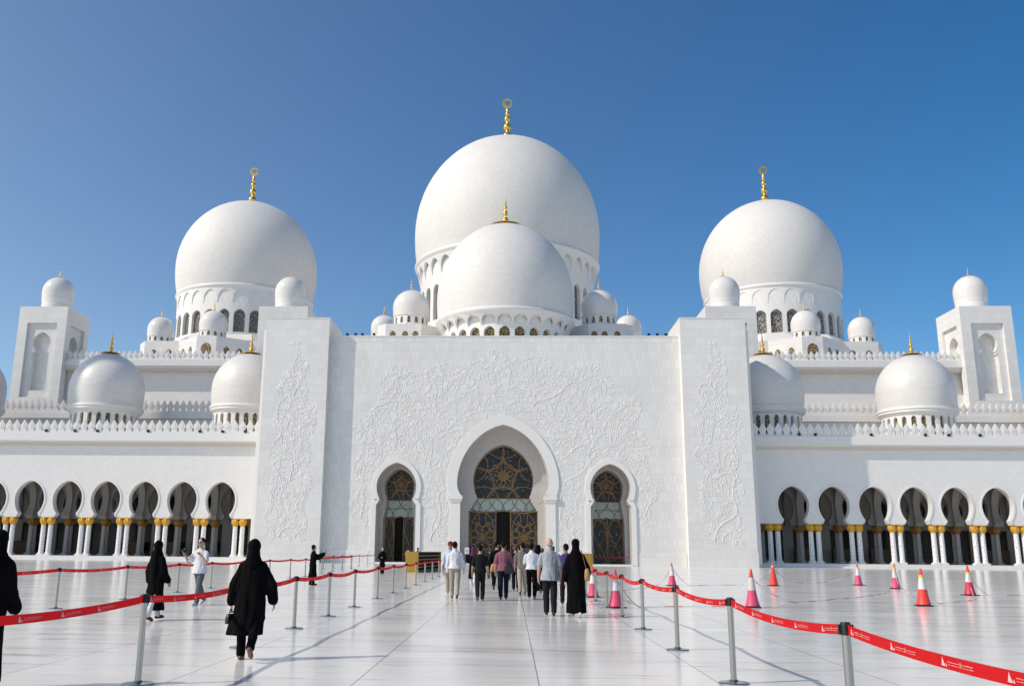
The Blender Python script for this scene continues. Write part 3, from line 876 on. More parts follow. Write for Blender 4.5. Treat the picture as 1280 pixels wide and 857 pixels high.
for s in (-1, 1):
    seeds += [(s*8.2, 2.6, pi/2), (s*7.3, 3.0, pi/2), (s*16.2, 5, pi/2), (s*7.8, 12.6, pi/2-s*0.6), (s*3.4, 17.8, pi/2-s*0.2), (s*9.0, 13, pi/2-s*1.2), (s*12.4, 14.0, pi/2)]
for x, z, a in seeds: cv.grow(x, z, a, 70, 0.075, 5)
for i in range(1500):
    x, z = random.uniform(-17.3, 17.3), random.uniform(2, 24.3)
    if reg_main(x, z) and cv.free(x, z, ()): cv.grow(x, z, random.random()*6.28, random.randint(5, 26), 0.048, 1)
cv.mb.build('carved_vines', M['plain'], portal)
for sd in (-1, 1):
    def reg_p(x, z, sd=sd):
        if z < 2.6 or z > 25.2: return False
        hw = 2.15+0.25*sin(z*1.7) if z < 17 else (2.15+0.3*sin(z*2.3))*max(0.08, (25.4-z)/8.4)**0.8
        return abs(x-sd*24.3-0.25*sin(z*0.9)) < hw
    cp = Carver(reg_p, 103.996, 0.24)
    for q in (-0.9, 0.0, 0.9): cp.grow(sd*24.3+q, 2.8, pi/2, 80, 0.075, 5)
    for z in (9, 14, 19): cp.grow(sd*24.3, z, pi/2, 60, 0.075, 4)
    for i in range(800):
        x, z = sd*24.3+random.uniform(-2.5, 2.5), random.uniform(2.6, 25.2)
        if reg_p(x, z) and cp.free(x, z, ()): cp.grow(x, z, random.random()*6.28, random.randint(4, 20), 0.046, 1)
    cp.mb.build('carved_vines', M['plain'], pylon[sd])

# ------------------------------------------------------------------ arcades
PITCH, A0, NB = 4.69, 34.05, 9
def column_mesh():
    mb = MB()
    mb.box(-0.40, 0.40, -0.40, 0.40, 0, 0.22)
    mb.lathe([(0.37, 0.22), (0.38, 0.30), (0.32, 0.38), (0.295, 0.46), (0.275, 3.98)], 20)
    return mb
def capital_mesh():
    mb = MB()
    mb.lathe([(0.275, 3.95), (0.32, 3.98), (0.30, 4.03), (0.40, 4.14), (0.455, 4.32), (0.475, 4.52), (0.455, 4.70), (0.40, 4.855)], 64, lobes=10, lobe_amp=0.06)
    for k in range(8):
        t = 2*pi*(k+0.5)/8
        mb.ball((0.41*cos(t), 0.41*sin(t), 4.62), 0.11, n=8, m=5); mb.ball((0.40*cos(t+.39), 0.40*sin(t+.39), 4.34), 0.10, n=8, m=5)
    mb.box(-0.43, 0.43, -0.43, 0.43, 4.86, 4.955)
    return mb
for sd in (-1, 1):
    mx = lambda x: X0+sd*x
    arc_ = empty('arcade', (mx(51), 110, 0), 'white arcade with gold capitals and domes %s' % ('left of the portal, behind the photographer' if sd < 0 else 'right of the portal, behind the cones'), 'arcade')
    b = root_loc(arc_)
    ZF = 0.45
    # podium
    mb = MB(); mb.box(mx(28.8), mx(76.5), 108.6, 122.4, 0.0, ZF); mb.box(mx(28.8), mx(76.5), 108.25, 108.597, 0.0, ZF*0.5)
    mb.build('podium', M['plain'], arc_)
    # front wall, one bay after another
    def bay_poly(x0, x1, z1, prof): return [(x0, 4.96)]+notch([(x, 4.96 if z < 4.97 else z) for x, z in prof])+[(x1, 4.96), (x1, z1), (x0, z1)]
    wall = MB(); trim = MB(); inner = MB(); inner2 = MB()
    for k in range(NB):
        c = A0+k*PITCH
        pr = keyhole(0, 4.96, 1.47, 5.0, 1.20, 5.42, 1.80, 7.15, 9.3, 0.13, 14, 3)
        prw = [(mx(c)+x, z) for x, z in pr]
        wall.holed(bay_poly(mx(c)-PITCH/2, mx(c)+PITCH/2, 14.0, prw), [], lambda u, z, d: (u, 110+d, z), 0.0)
        inner.holed(bay_poly(mx(c)-PITCH/2, mx(c)+PITCH/2, 13.4, prw), [], lambda u, z, d: (u, 110.85, z), 0.0)
        for i in range(len(prw)-1):
            p, q = prw[i], prw[i+1]
            wall.poly([(p[0], 110, p[1]), (q[0], 110, q[1]), (q[0], 110.849, q[1]), (p[0], 110.849, p[1])])
        wall.poly([(mx(c)+PITCH/2-0.88, 110, 4.96), (mx(c)+PITCH/2+0.88, 110, 4.96), (mx(c)+PITCH/2+0.88, 110.85, 4.96), (mx(c)+PITCH/2-0.88, 110.85, 4.96)])
        band(trim, prw[1:-1], offset_poly(prw, 0.2)[1:-1], 109.93, 110.0)
        # second row of arches inside
        pr2 = [(mx(c)+x*0.96, z) for x, z in pr]
        inner2.holed(bay_poly(mx(c)-PITCH/2, mx(c)+PITCH/2, 13.4, pr2), [], lambda u, z, d: (u, 115.7+d, z), 0.0)
        for i in range(len(pr2)-1):
            p, q = pr2[i], pr2[i+1]
            inner2.poly([(p[0], 115.7, p[1]), (q[0], 115.7, q[1]), (q[0], 116.3, q[1]), (p[0], 116.3, p[1])])
    # partial bay beside the pylon
    e0, e1 = A0-PITCH/2, 28.0
    wall.box(mx(e0), mx(e1), 110, 110.85, 4.96, 14.0)
    wall.box(mx(A0+PITCH*(NB-0.5)), mx(76.5), 110, 121.9, 0.46, 14.0)
    aw = wall.build('arcade_wall', M['arcade'], arc_)
    trim.build('arch_trim', M['plain'], aw)
    # cross arches between the rows of columns
    cross = MB()
    for k in range(-1, NB):
        x = mx(A0+(k+0.5)*PITCH)
        out = [(110.86, 13.4), (110.86, 4.96)]
        for yc in (113.28, 118.8):
            pr = keyhole(yc, 4.96, 1.75, 5.0, 1.55, 5.35, 1.95, 7.4, 10.0, 0.2, 10, 3)
            out += notch(pr)
        out += [(121.0, 4.96), (121.0, 13.4)]
        for xx in (x-0.38, x+0.38): cross.holed(out, [], lambda u, z, d: (xx, u, z), 0.0)
        for yc in (113.28, 118.8):
            pr = keyhole(yc, 4.96, 1.75, 5.0, 1.55, 5.35, 1.95, 7.4, 10.0, 0.2, 10, 3)
            for i in range(len(pr)-1):
                p, q = pr[i], pr[i+1]
                cross.poly([(x-0.38, p[0], p[1]), (x-0.38, q[0], q[1]), (x+0.38, q[0], q[1]), (x+0.38, p[0], p[1])])
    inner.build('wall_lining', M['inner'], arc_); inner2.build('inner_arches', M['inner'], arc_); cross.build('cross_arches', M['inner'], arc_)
    # back wall with dark glazed doors and keyhole windows
    mb = MB(); holes = []
    for k in range(NB):
        c = mx(A0+k*PITCH)
        holes.append([(c-1.7, ZF+0.02), (c+1.7, ZF+0.02), (c+1.7, 4.6), (c-1.7, 4.6)])
        holes.append([(p, z) for p, z in keyhole(c, 6.0, 0.85, 6.05, 0.85, 6.1, 1.2, 6.95, 8.5, 0.18, 10, 2)])
    xa, xb = sorted((mx(28.6), mx(76.4)))
    mb.holed([(xa, ZF), (xb, ZF), (xb, 13.4), (xa, 13.4)], holes, lambda u, z, d: (u, 121.0+d, z), 0.28)
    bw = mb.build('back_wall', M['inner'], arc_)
    for k in range(NB):
        c = mx(A0+k*PITCH)
        wd = MB(); wd.box(c-1.68, c+1.68, 121.15, 121.28, ZF, ZF+0.6); wd.box(c-0.03, c+0.03, 121.18, 121.279, ZF+0.6, 4.58)
        for q in (-1.68, 1.62): wd.box(c+q, c+q+0.06, 121.18, 121.279, ZF+0.6, 4.58)
        wd.box(c-1.62, c+1.62, 121.181, 121.278, 4.5, 4.575)
        d_ = wd.build('glazed_door', M['rackwood'], bw)
        gl = MB(); gl.poly([(c-1.8, 121.285, ZF), (c+1.8, 121.285, ZF), (c+1.8, 121.285, 4.7), (c-1.8, 121.285, 4.7)]); gl.build('door_glass', M['darkglass'], bw)
        gl = MB(); gl.poly([(c-1.3, 121.285, 5.9), (c+1.3, 121.285, 5.9), (c+1.3, 121.285, 8.7), (c-1.3, 121.285, 8.7)]); gl.build('keyhole_window', M['darkglass'], bw)
    # low dark screens standing at the back of the aisle
    for k in (1, 2, 3, 6):
        mb = MB(); mb.box(mx(A0+k*PITCH)-1.9, mx(A0+k*PITCH)+1.1, 119.6, 119.9, ZF, ZF+1.75); mb.build('screen_panel', M['rackwood'], arc_)
    # ceiling + roof
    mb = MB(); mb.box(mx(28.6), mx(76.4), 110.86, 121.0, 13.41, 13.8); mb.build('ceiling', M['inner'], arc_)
    mb = MB(); mb.box(mx(28.1), mx(76.4), 110.4, 123.45, 14.2, 15.0); mb.build('roof', M['plain'], arc_)
    # cornice
    mb = MB(); mb.box(mx(28.0), mx(76.6), 109.22, 110.8, 14.12, 15.1); mb.box(mx(28.0), mx(76.6), 109.4, 109.997, 13.92, 14.117)
    mb.build('cornice', M['plain'], arc_)
    mb = MB(); mb.box(mx(28.0), mx(76.6), 109.62, 109.994, 13.6, 13.917); mb.build('soffit', M['cream'], arc_)
    parapet(arc_, mx(28.5), mx(76.3), 109.5, 15.103, 1.60, 0.935)
    # columns in pairs
    src = None; inner_m = None
    for row, y in ((0, 110.42), (1, 116.0)):
        for k in range(-1, NB):
            for q in (-0.44, 0.44):
                x = mx(A0+(k+0.5)*PITCH)+(q if row == 0 else 0)
                if row: y = 116.0+q
                if src is None:
                    src = column_mesh().build('column', M['column'], arc_, smooth=True, sharp=40, world=False, loc=(x-b.x, y-b.y, ZF))
                    for p in src.data.polygons: pass
                    cap = capital_mesh().build('capital', M['goldcap'], src, smooth=True, sharp=40, world=False)
                    cap.location = (0, 0, 0)
                    src.scale = (1, 1, (4.957-ZF)/4.957)
                else:
                    c = link_copy(src, arc_, loc=(x-b.x, y-b.y, ZF)); c2 = link_copy(cap, c)
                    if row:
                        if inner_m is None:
                            inner_m = (src.data.copy(), cap.data.copy()); inner_m[0].materials[0] = M['column_shaded']; inner_m[1].materials[0] = M['goldcap_shaded']
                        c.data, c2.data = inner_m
    # tiled domes along the arcade roof
    for k in range(3):
        small_dome(arc_, mx(33.25+18.76*k), 116, 4.68, 4.92, 21.4, 15.05, fin=3.1, tiles=True, zr=19.1)

# ------------------------------------------------------------------ minaret (out of view; its shaft is shaped to shadow one arcade dome)
mn = empty('minaret', (-118.5, 90.7, 0), 'tall white marble minaret shaped for its shadow, beyond the left edge of the photo', 'minaret')
mb = MB(); mb.box(-121.5, -115.5, 87.7, 93.7, 0, 30); mb.lathe([(2.3, 30), (2.2, 69), (4.0, 72.5), (4.3, 74), (4.2, 74.1), (4.2, 88), (4.6, 89.5), (4.6, 91), (2.2, 91.1), (2.2, 100), (0.3, 106)], 24, -118.5, 90.7)
mb.build('shaft', M['pylon'], mn, smooth=True, sharp=40)
finial(mn, -118.5, 90.7, 105.8, 5, 0.7)

# ------------------------------------------------------------------ floodlights on the roof edge and parapets
def floodlight_parts(root):
    mb = MB(); mb.box(-0.22, 0.22, -0.16, 0.14, 0.16, 0.52); mb.lathe([(0.05, 0), (0.05, 0.18)], 8)
    h = mb.build('housing', M['blackpl'], root, world=False)
    m2 = MB(); m2.box(-0.18, 0.18, -0.185, -0.163, 0.20, 0.48); m2.build('lens', M['darkglass'], root, world=False)
fl_src = None
def floodlight(x, y, z, label, group, k=0.7):
    global fl_src
    if fl_src is None:
        fl_src = empty('floodlight', (x, y, z), label, 'floodlight', group); floodlight_parts(fl_src); fl_src.scale = (k,)*3; return
    c = copy_tree(fl_src); c.scale = (k,)*3; c.location = (x, y, z); tag(c, label, 'floodlight', group)
G1 = 'floodlights along the top of the portal wall'
num = ['first', 'second', 'third', 'fourth', 'fifth', 'sixth', 'seventh', 'eighth', 'ninth', 'tenth', 'eleventh', 'twelfth', 'thirteenth', 'fourteenth']
for i, x in enumerate((-19.6, -18.6, -17.8, -16.4)): floodlight(x, 105.5, 26.331, 'small black floodlight on the portal roof edge, %s from the left pylon' % num[i], G1)
for i, x in enumerate((18.2, 17.2, 16.2)): floodlight(x, 105.5, 26.331, 'small black floodlight on the portal roof edge, %s from the right pylon' % num[i], G1)
G2 = 'floodlights in front of the arcade parapets'
for i, x in enumerate((-57.0, -53.4, -50.6, -44.3, -37.9, -35.1, -32.3)): floodlight(x, 109.28, 15.101, 'black floodlight in front of the left arcade parapet, %s from the left' % num[i], G2)
for i, x in enumerate((34.1, 36.0, 42.5, 48.8, 51.5, 55.1)): floodlight(x, 109.28, 15.101, 'black floodlight in front of the right arcade parapet, %s from the portal' % num[i], G2)
# ------------------------------------------------------------------ belt barriers
ORD = ['nearest', 'second', 'third', 'fourth', 'fifth', 'sixth', 'seventh', 'eighth', 'ninth', 'tenth', 'eleventh', 'twelfth', 'thirteenth', 'fourteenth', 'fifteenth']
def post_parts(root):
    mb = MB(); mb.lathe([(0.18, 0.0), (0.182, 0.012), (0.172, 0.022), (0.06, 0.034), (0.045, 0.05)], 36); mb.build('base', M['steelbase'], root, smooth=True, sharp=30, world=False)
    mb = MB(); mb.lathe([(0.036, 0.03), (0.036, 0.905)], 20); mb.build('post', M['steel'], root, smooth=True, sharp=40, world=False)
    mb = MB(); mb.lathe([(0.041, 0.90), (0.041, 0.985), (0.036, 1.0), (0.0, 1.003)], 20)
    for q in range(4): a = q*pi/2; mb.box(0.046*cos(a)-0.014, 0.046*cos(a)+0.014, 0.046*sin(a)-0.014, 0.046*sin(a)+0.014, 0.905, 0.982)
    mb.build('belt_head', M['blackpl'], root, smooth=True, sharp=40, world=False)
post0 = None
def belt_path(a, b, sag, n=22):
    out = []
    for i in range(n+1):
        t = i/n
        out.append((a[0]+(b[0]-a[0])*t, a[1]+(b[1]-a[1])*t, 0.944-sag*4*t*(1-t)))
    return out
def belt(root, a, b, sag, marks):
    pts = belt_path(a, b, sag); hw = 0.040; o = root.location
    d = Vector((b[0]-a[0], b[1]-a[1], 0)); L = d.length; d.normalize(); nrm = Vector((-d.y, d.x, 0))
    pts = [Vector(p)-Vector((o.x, o.y, 0)) for p in pts]
    pts[0] = pts[0]+d*0.045; pts[-1] = pts[-1]-d*0.045
    mb = MB(); th = 0.0014
    rr = [[tuple(p+nrm*(th*e)+Vector((0, 0, hw*f))) for e, f in ((-1, -1), (1, -1), (1, 1), (-1, 1))] for p in pts]
    mb.rings(rr)
    o_ = mb.build('belt', M['belt'], root, world=False)
    if not marks: return
    def at(s):
        t = min(max(s/L, 0), 1); i = min(int(t*(len(pts)-1)), len(pts)-2); f = t*(len(pts)-1)-i
        return pts[i].lerp(pts[i+1], f)
    for side in (-1, 1):
        m = MB(); g = MB(); rnd = random.Random(3)
        def quad(mm, s0, z0, s1, z1, s2, z2, s3, z3):
            q = [(s0, z0), (s1, z1), (s2, z2), (s3, z3)]
            mm.poly([tuple(at(s)+nrm*(side*(th+0.0012))+Vector((0, 0, z))) for s, z in q])
        s = 0.16
        while s < L-0.5:
            D = lambda u: (s+u) if side < 0 else (s+0.42-u)
            # sail-shaped mark
            quad(m, D(0), -0.024, D(0.055), -0.024, D(0.035), 0.0, D(0.018), 0.030)
            quad(m, D(0.060), -0.024, D(0.075), -0.024, D(0.070), -0.010, D(0.058), -0.004)
            # two small lines of lettering either side of an emblem
            for u0, u1 in ((0.09, 0.225), (0.275, 0.40)):
                for zz, hh in ((0.006, 0.0065), (-0.010, 0.0045)):
                    u = u0
                    while u < u1:
                        wv = rnd.uniform(0.006, 0.016); k = rnd.uniform(0.4, 1.0)
                        quad(m, D(u), zz-hh*0.5, D(u+wv), zz-hh*0.5, D(u+wv), zz-hh*0.5+hh*k, D(u), zz-hh*0.5+hh*k); u += wv+0.004
            quad(g, D(0.238), -0.014, D(0.262), -0.014, D(0.266), 0.012, D(0.234), 0.012)
            quad(g, D(0.245), 0.012, D(0.255), 0.012, D(0.255), 0.022, D(0.245), 0.022)
            s += 0.78
        tag(m.build('printed_lettering', M['print'], o_, world=False), kind='stuff'); tag(g.build('printed_emblem', M['printgold'], o_, world=False), kind='stuff')
def barrier_row(pts, group, lab, sag=0.055, marks=6, ends=True):
    global post0
    for i, (x, y) in enumerate(pts):
        if post0 is None:
            post0 = empty('belt_barrier', (x, y, 0)); post_parts(post0); r = post0
        else:
            r = empty('belt_barrier', (x, y, 0))
            for ch in PARTS: link_copy(ch, r)
        if i == 0 and r is post0: globals()['PARTS'] = list(post0.children)
        tag(r, lab(i), 'barrier post', group)
        if i+1 < len(pts): belt(r, pts[i], pts[i+1], sag*(0.8+0.4*((i*37) % 10)/10), i < marks)
LY = [7.1, 10.83, 14.9, 18.5, 21.93, 25.52, 29.9, 33.84, 37.9, 41.9, 46.3, 50.6, 55.2, 59.3]
RY = [3.95, 7.75, 11.72, 15.52, 19.45, 23.02, 26.6, 30.1, 34.0]
FY = [(-11.35, 19.0), (-11.4, 23.3), (-11.48, 27.7), (-11.6, 32.4), (-11.6, 36.0), (-11.75, 40.8), (-11.8, 45.5), (-11.75, 49.6), (-11.65, 52.8), (-12.0, 56.5), (-12.2, 60.1), (-12.55, 65.5), (-12.85, 71.0), (-13.0, 76.1)]
def labL(i):
    if i == 0: return 'steel post with red belt just beyond the left edge of the photo'
    if i == 1: return 'large steel belt post in the left foreground with its base at the bottom edge'
    if i == 2: return 'steel belt post partly hidden behind the woman walking in the black abaya'
    return 'steel post with red belt in the left path row, %s from the camera' % ORD[i-1]
barrier_row([(-4.25, y) for y in LY], 'belt barriers along the left side of the path', labL)
def labR(i):
    if i == 0: return 'steel post beyond the bottom right corner that holds the nearest red belt'
    if i == 1: return 'black topped steel belt post largest at the lower right, cut by the bottom edge'
    return 'steel post with red belt in the right path row, %s from the camera' % ORD[i-1]
barrier_row([(2.68, y) for y in RY], 'belt barriers along the right side of the path', labR, 0.07)
barrier_row(FY, 'belt barriers in the far left row', lambda i: 'thin distant belt post in the far left row, %s from the camera' % ORD[i], 0.05, 3)
barrier_row([(-14.7, 73.0), (-14.65, 77.0), (-14.6, 80.5), (-14.5, 84.5), (-14.5, 89), (-14.5, 94.0), (-14.5, 99.0)], 'belt barriers beside the left doorway', lambda i: 'tiny belt post before the left pylon and left doorway, %s from the camera' % ORD[i], 0.05, 0)
barrier_row([(X0+DX-2.0, 106.3), (X0+DX+2.0, 106.3)], 'belt barrier across the right doorway', lambda i: 'dark belt post at the %s side of the closed right doorway' % ('left', 'right')[i], 0.03, 0)

# ------------------------------------------------------------------ traffic cones
def cone_mat(name, c): return simple(name, c, 0.45, var=0.08, vscale=9)
CM = {'pink': cone_mat('faded_pink_plastic', (0.66, 0.075, 0.16)), 'red': cone_mat('red_orange_plastic', (0.78, 0.055, 0.035)), 'crim': cone_mat('crimson_plastic', (0.55, 0.03, 0.07)), 'sleeve': cone_mat('reflective_white_sleeve', (0.66, 0.66, 0.65)), 'dull': cone_mat('dull_cream_sleeve', (0.56, 0.54, 0.50))}
GC = 'traffic cones on the courtyard floor'
def cone(x, y, h, low, sleeve, tip, ring, label, rz=0.2, lean=0.0):
    r = empty('traffic_cone', (x, y, 0), label, 'traffic cone', GC, rz); r.rotation_euler = (lean, 0, rz)
    k = h/1.05
    rad = lambda z: 0.155*k*(1-z/h)+0.028*k
    mb = MB(); mb.box(-0.225*k, 0.225*k, -0.225*k, 0.225*k, 0, 0.03*k); mb.lathe([(0.19*k, 0.0301*k), (0.175*k, 0.055*k)], 20); mb.build('base', M['rubber'], r, world=False)
    def seg(name, z0, z1, mat, e=0.0, flare=0.0, cap=False):
        m = MB(); n = 5
        pr = [(rad(z0+(z1-z0)*i/n)+e+(flare*(1-i/n)**3), z0+(z1-z0)*i/n) for i in range(n+1)]
        if cap: pr += [(pr[-1][0]*0.6, z1+0.008)]
        m.lathe(pr, 28); m.build(name, mat, r, smooth=True, sharp=50, world=False)
    if sleeve:
        seg('lower_body', 0.05*k, 0.45*h, CM[low], 0, 0.028*k); seg('sleeve', 0.45*h, 0.78*h, CM[sleeve], 0.004); seg('tip', 0.78*h, h, CM[tip], cap=True)
    else:
        seg('body', 0.05*k, h, CM[low], 0, 0.028*k, True)
    if ring: seg('tape_ring', ring*h, (ring+0.07)*h, M['yellow'], 0.012)
cones = [
 (2.82, 32.7, 1.03, 'pink', 'sleeve', 'red', 0.80, 'pink traffic cone with yellow tape beside the woman carrying a tan bag'),
 (2.93, 26.7, 1.05, 'pink', 'sleeve', 'pink', 0.76, 'bright pink traffic cone directly behind the right belt row'),
 (7.59, 44.8, 1.05, 'pink', 'sleeve', 'pink', 0.78, 'small pink traffic cone standing alone before the right side of the portal wall'),
 (6.98, 27.7, 1.08, 'pink', 'dull', 'red', 0, 'pink cone with a dull cream sleeve just behind the right belt'),
 (12.76, 46.4, 1.10, 'red', None, 'red', 0.80, 'plain red orange cone without a white sleeve, yellow tape near its tip'),
 (17.66, 48.7, 1.09, 'pink', 'sleeve', 'pink', 0.76, 'far pink cone with a white sleeve, farthest back on the right'),
 (17.71, 44.2, 1.12, 'pink', 'sleeve', 'pink', 0.80, 'pink cone with a yellow ring between the farthest cone and the bright red one'),
 (12.70, 29.7, 1.12, 'red', 'sleeve', 'red', 0.76, 'largest bright red traffic cone with a white sleeve on the right'),
 (18.08, 38.0, 1.14, 'crim', 'sleeve', 'red', 0.72, 'crimson cone with an orange ring, rightmost of the traffic cones')]
for i, c in enumerate(cones): cone(*c, rz=0.15+0.4*i)

mrw = [simple('red_chain_plastic', (0.50, 0.04, 0.05), 0.5), simple('white_chain_plastic', (0.72, 0.72, 0.70), 0.5)]
def chain(a, b, za, zb, label, sag=0.9, bow=0.0):
    a, b = Vector((a[0], a[1], za)), Vector((b[0], b[1], zb)); L = (b-a).length; n = max(16, int(L/0.12))
    nrm = Vector((-(b-a).y, (b-a).x, 0)).normalized()
    pts = []
    for i in range(n+1):
        t = i/n; p = a.lerp(b, t)
        p.z = max(0.016, p.z-sag*(1-(2*t-1)**4)-0.2*sin(pi*t)) if sag else p.z
        p += nrm*(bow*sin(pi*t)*sin(2.3*t))
        pts.append(p)
    mb = MB(); mb.tube(pts, 0.009, 6)
    o = mb.build('barrier_chain', mrw[1], None); o.data.materials.append(mrw[0])
    o.data.materials.clear(); o.data.materials.append(mrw[1]); o.data.materials.append(mrw[0])
    for f in o.data.polygons:
        seg = min(f.index//6, n-1); s = seg*L/n
        f.material_index = 1 if (s % 1.5) < 0.62 else 0
    tag(o, label, 'chain', 'red and white chains between the cones')
cp = [(c[0], c[1]) for c in cones]
def link(i, j, lab, **k): chain(cp[i], cp[j], 0.86, 0.86, lab, **k)
link(1, 3, 'red and white chain drooping from the bright pink cone to the cream sleeved cone', bow=0.5)
link(2, 4, 'red and white chain lying between the lone pink cone and the plain red cone', bow=0.8)
link(3, 6, 'red and white chain drooping from the cream sleeved cone to the ringed pink cone', bow=-0.9)
link(4, 5, 'red and white chain sagging between the plain red cone and the farthest cone', bow=0.4, sag=0.55)
link(6, 7, 'red and white chain drooping from the ringed pink cone to the largest red cone', bow=0.6)
link(7, 8, 'red and white chain drooping from the largest red cone to the crimson cone', bow=-0.7)
chain(cp[8], (22.5, 39.5), 0.86, 0.86, 'red and white chain leaving the crimson cone towards the right edge', bow=-0.3)
chain(cp[0], cp[2], 0.8, 0.86, 'red and white chain from the cone by the tan bag to the lone pink cone', bow=0.6)

# ------------------------------------------------------------------ shoe racks
def rack(x, y, rz, L, label):
    r = empty('shoe_rack', (x, y, 0), label, 'shoe rack', 'gold ended shoe racks beside the path', rz)
    w, h = 0.90, 1.40
    mb = MB(); mb.box(-w/2, w/2, 0, 0.06, 0, h); mb.box(-w/2+0.08, w/2-0.08, -0.012, -0.001, 0.10, h-0.08); mb.box(-0.10, 0.10, -0.022, -0.013, h-0.45, h-0.30); mb.build('end_panel', M['rackgold'], r, world=False)
    mb = MB(); mb.box(-w/2, w/2, L-0.06, L, 0, h); mb.build('end_panel', M['rackgold'], r, world=False)
    mb = MB(); mb.box(-w/2+0.02, w/2-0.02, 0.061, L-0.061, h-0.05, h); mb.build('top_board', M['rackwood'], r, world=False)
    mb = MB(); mb.box(-0.02, 0.02, 0.061, L-0.061, 0, h-0.051); mb.build('back_board', M['rackwood'], r, world=False)
    for k in range(5):
        z = 0.08+k*0.255
        mb = MB(); mb.box(-w/2+0.02, -0.021, 0.061, L-0.061, z, z+0.03); mb.build('shelf', M['shelf'], r, world=False)
        mb = MB(); mb.box(0.021, w/2-0.02, 0.061, L-0.061, z, z+0.03); mb.build('shelf', M['shelf'], r, world=False)
    nd = int(L/1.2)
    for k in range(1, nd):
        for a, b in ((-w/2+0.04, -0.022), (0.022, w/2-0.04)):
            mb = MB(); mb.box(a, b, k*L/nd, k*L/nd+0.03, 0.0, h-0.052); mb.build('divider', M['rackwood'], r, world=False)
rack(-6.88, 64.8, -0.075, 10.5, 'long shoe rack with gold end panel left of the crowd, before the left doorway')
rack(4.95, 62.5, 0.02, 9.0, 'gold ended shoe rack right of the path, mostly hidden by the woman with tan bag')
# ------------------------------------------------------------------ people
DG = None
def skinm(n, c): return simple(n, c, 0.5, var=0.06, vscale=14)
SK = {'tan': skinm('tan_skin', (0.40, 0.225, 0.14)), 'light': skinm('light_skin', (0.52, 0.31, 0.22)), 'brown': skinm('brown_skin', (0.27, 0.145, 0.085)), 'pink': skinm('ruddy_skin', (0.55, 0.30, 0.22))}
def cloth(n, c, r=0.9): return simple(n, c, r, var=0.14, vscale=5, bump=0.25, bscale=220, spec=0.08)
CL = {'black': cloth('black_fabric', (0.0035, 0.0035, 0.004)), 'black2': cloth('black_crepe', (0.003, 0.003, 0.0035)), 'white': cloth('white_cotton', (0.66, 0.66, 0.70)), 'paleblue': cloth('pale_blue_cotton', (0.50, 0.55, 0.66)),
      'beige': cloth('beige_cotton', (0.38, 0.34, 0.27)), 'char': cloth('charcoal_cotton', (0.013, 0.015, 0.015)), 'dgrey': cloth('dark_grey_wool', (0.018, 0.018, 0.019)), 'mauve': cloth('mauve_cotton', (0.24, 0.10, 0.135)), 'jean': cloth('dark_denim', (0.010, 0.013, 0.024)),
      'grey': cloth('grey_cotton', (0.16, 0.155, 0.145)), 'greyblue': cloth('grey_blue_cotton', (0.33, 0.35, 0.38)), 'purple': cloth('purple_cotton', (0.075, 0.045, 0.19)), 'gjean': cloth('grey_denim', (0.12, 0.13, 0.14)), 'plum': cloth('plum_silk', (0.13, 0.025, 0.08)), 'rust': cloth('rust_wool', (0.16, 0.035, 0.02)),
      'cream': cloth('cream_linen', (0.45, 0.41, 0.36)), 'navy': cloth('navy_cotton', (0.02, 0.024, 0.045))}
HAIR = {'black': simple('black_hair', (0.005, 0.004, 0.004), 0.7, var=0.3, vscale=60, bump=0.4, bscale=90, spec=0.12), 'grey': simple('grey_hair', (0.42, 0.40, 0.38), 0.6, var=0.2, vscale=60, bump=0.3, bscale=90), 'brown': simple('brown_hair', (0.06, 0.028, 0.015), 0.55, var=0.3, vscale=60, bump=0.4, bscale=90)}
SH = {'black': simple('black_leather', (0.012, 0.012, 0.013), 0.4), 'brown': simple('brown_leather', (0.16, 0.075, 0.035), 0.45, var=0.2), 'white': simple('white_trainer', (0.65, 0.65, 0.66), 0.5), 'tan': simple('tan_leather', (0.42, 0.24, 0.085), 0.5, var=0.2), 'dred': simple('dark_red_leather', (0.10, 0.015, 0.015), 0.45)}
GLASS_DK = simple('dark_lens', (0.01, 0.01, 0.012), 0.08)
EYE = simple('eye', (0.02, 0.015, 0.012), 0.2)

def blob(mb, name, mat, root, voxel, amp=0.0, fr=(9, 9, 4), smooth_it=3, seed=0):
    """fuse overlapping volumes into one continuous surface"""
    me = bpy.data.meshes.new(name); me.from_pydata(mb.v, [], mb.f); me.update()
    tmp = bpy.data.objects.new(name, me); COL.objects.link(tmp)
    m = tmp.modifiers.new('r', 'REMESH'); m.mode = 'VOXEL'; m.voxel_size = voxel; m.use_smooth_shade = True
    s = tmp.modifiers.new('s', 'SMOOTH'); s.factor = 0.5; s.iterations = smooth_it
    dg = bpy.context.evaluated_depsgraph_get(); dg.update()
    out = bpy.data.meshes.new_from_object(tmp.evaluated_get(dg))
    bpy.data.objects.remove(tmp); bpy.data.meshes.remove(me)
    if amp:
        n = len(out.vertices); co = [0.0]*(3*n); no = [0.0]*(3*n)
        out.vertices.foreach_get('co', co); out.vertices.foreach_get('normal', no)
        for i in range(n):
            x, y, z = co[3*i:3*i+3]
            d = amp*(noise.noise((x*fr[0]+seed, y*fr[1], z*fr[2]+0.35*x*fr[0]))+0.5*noise.noise((x*fr[0]*2.3, y*fr[1]*2.3+seed, z*fr[2]*2.3)))
            co[3*i] += no[3*i]*d; co[3*i+1] += no[3*i+1]*d; co[3*i+2] += no[3*i+2]*d
        out.vertices.foreach_set('co', co)
    out.polygons.foreach_set('use_smooth', [True]*len(out.polygons))
    out.materials.clear(); out.materials.append(mat); out.name = name
    o = bpy.data.objects.new(name, out); COL.objects.link(o); o.parent = root
    return o

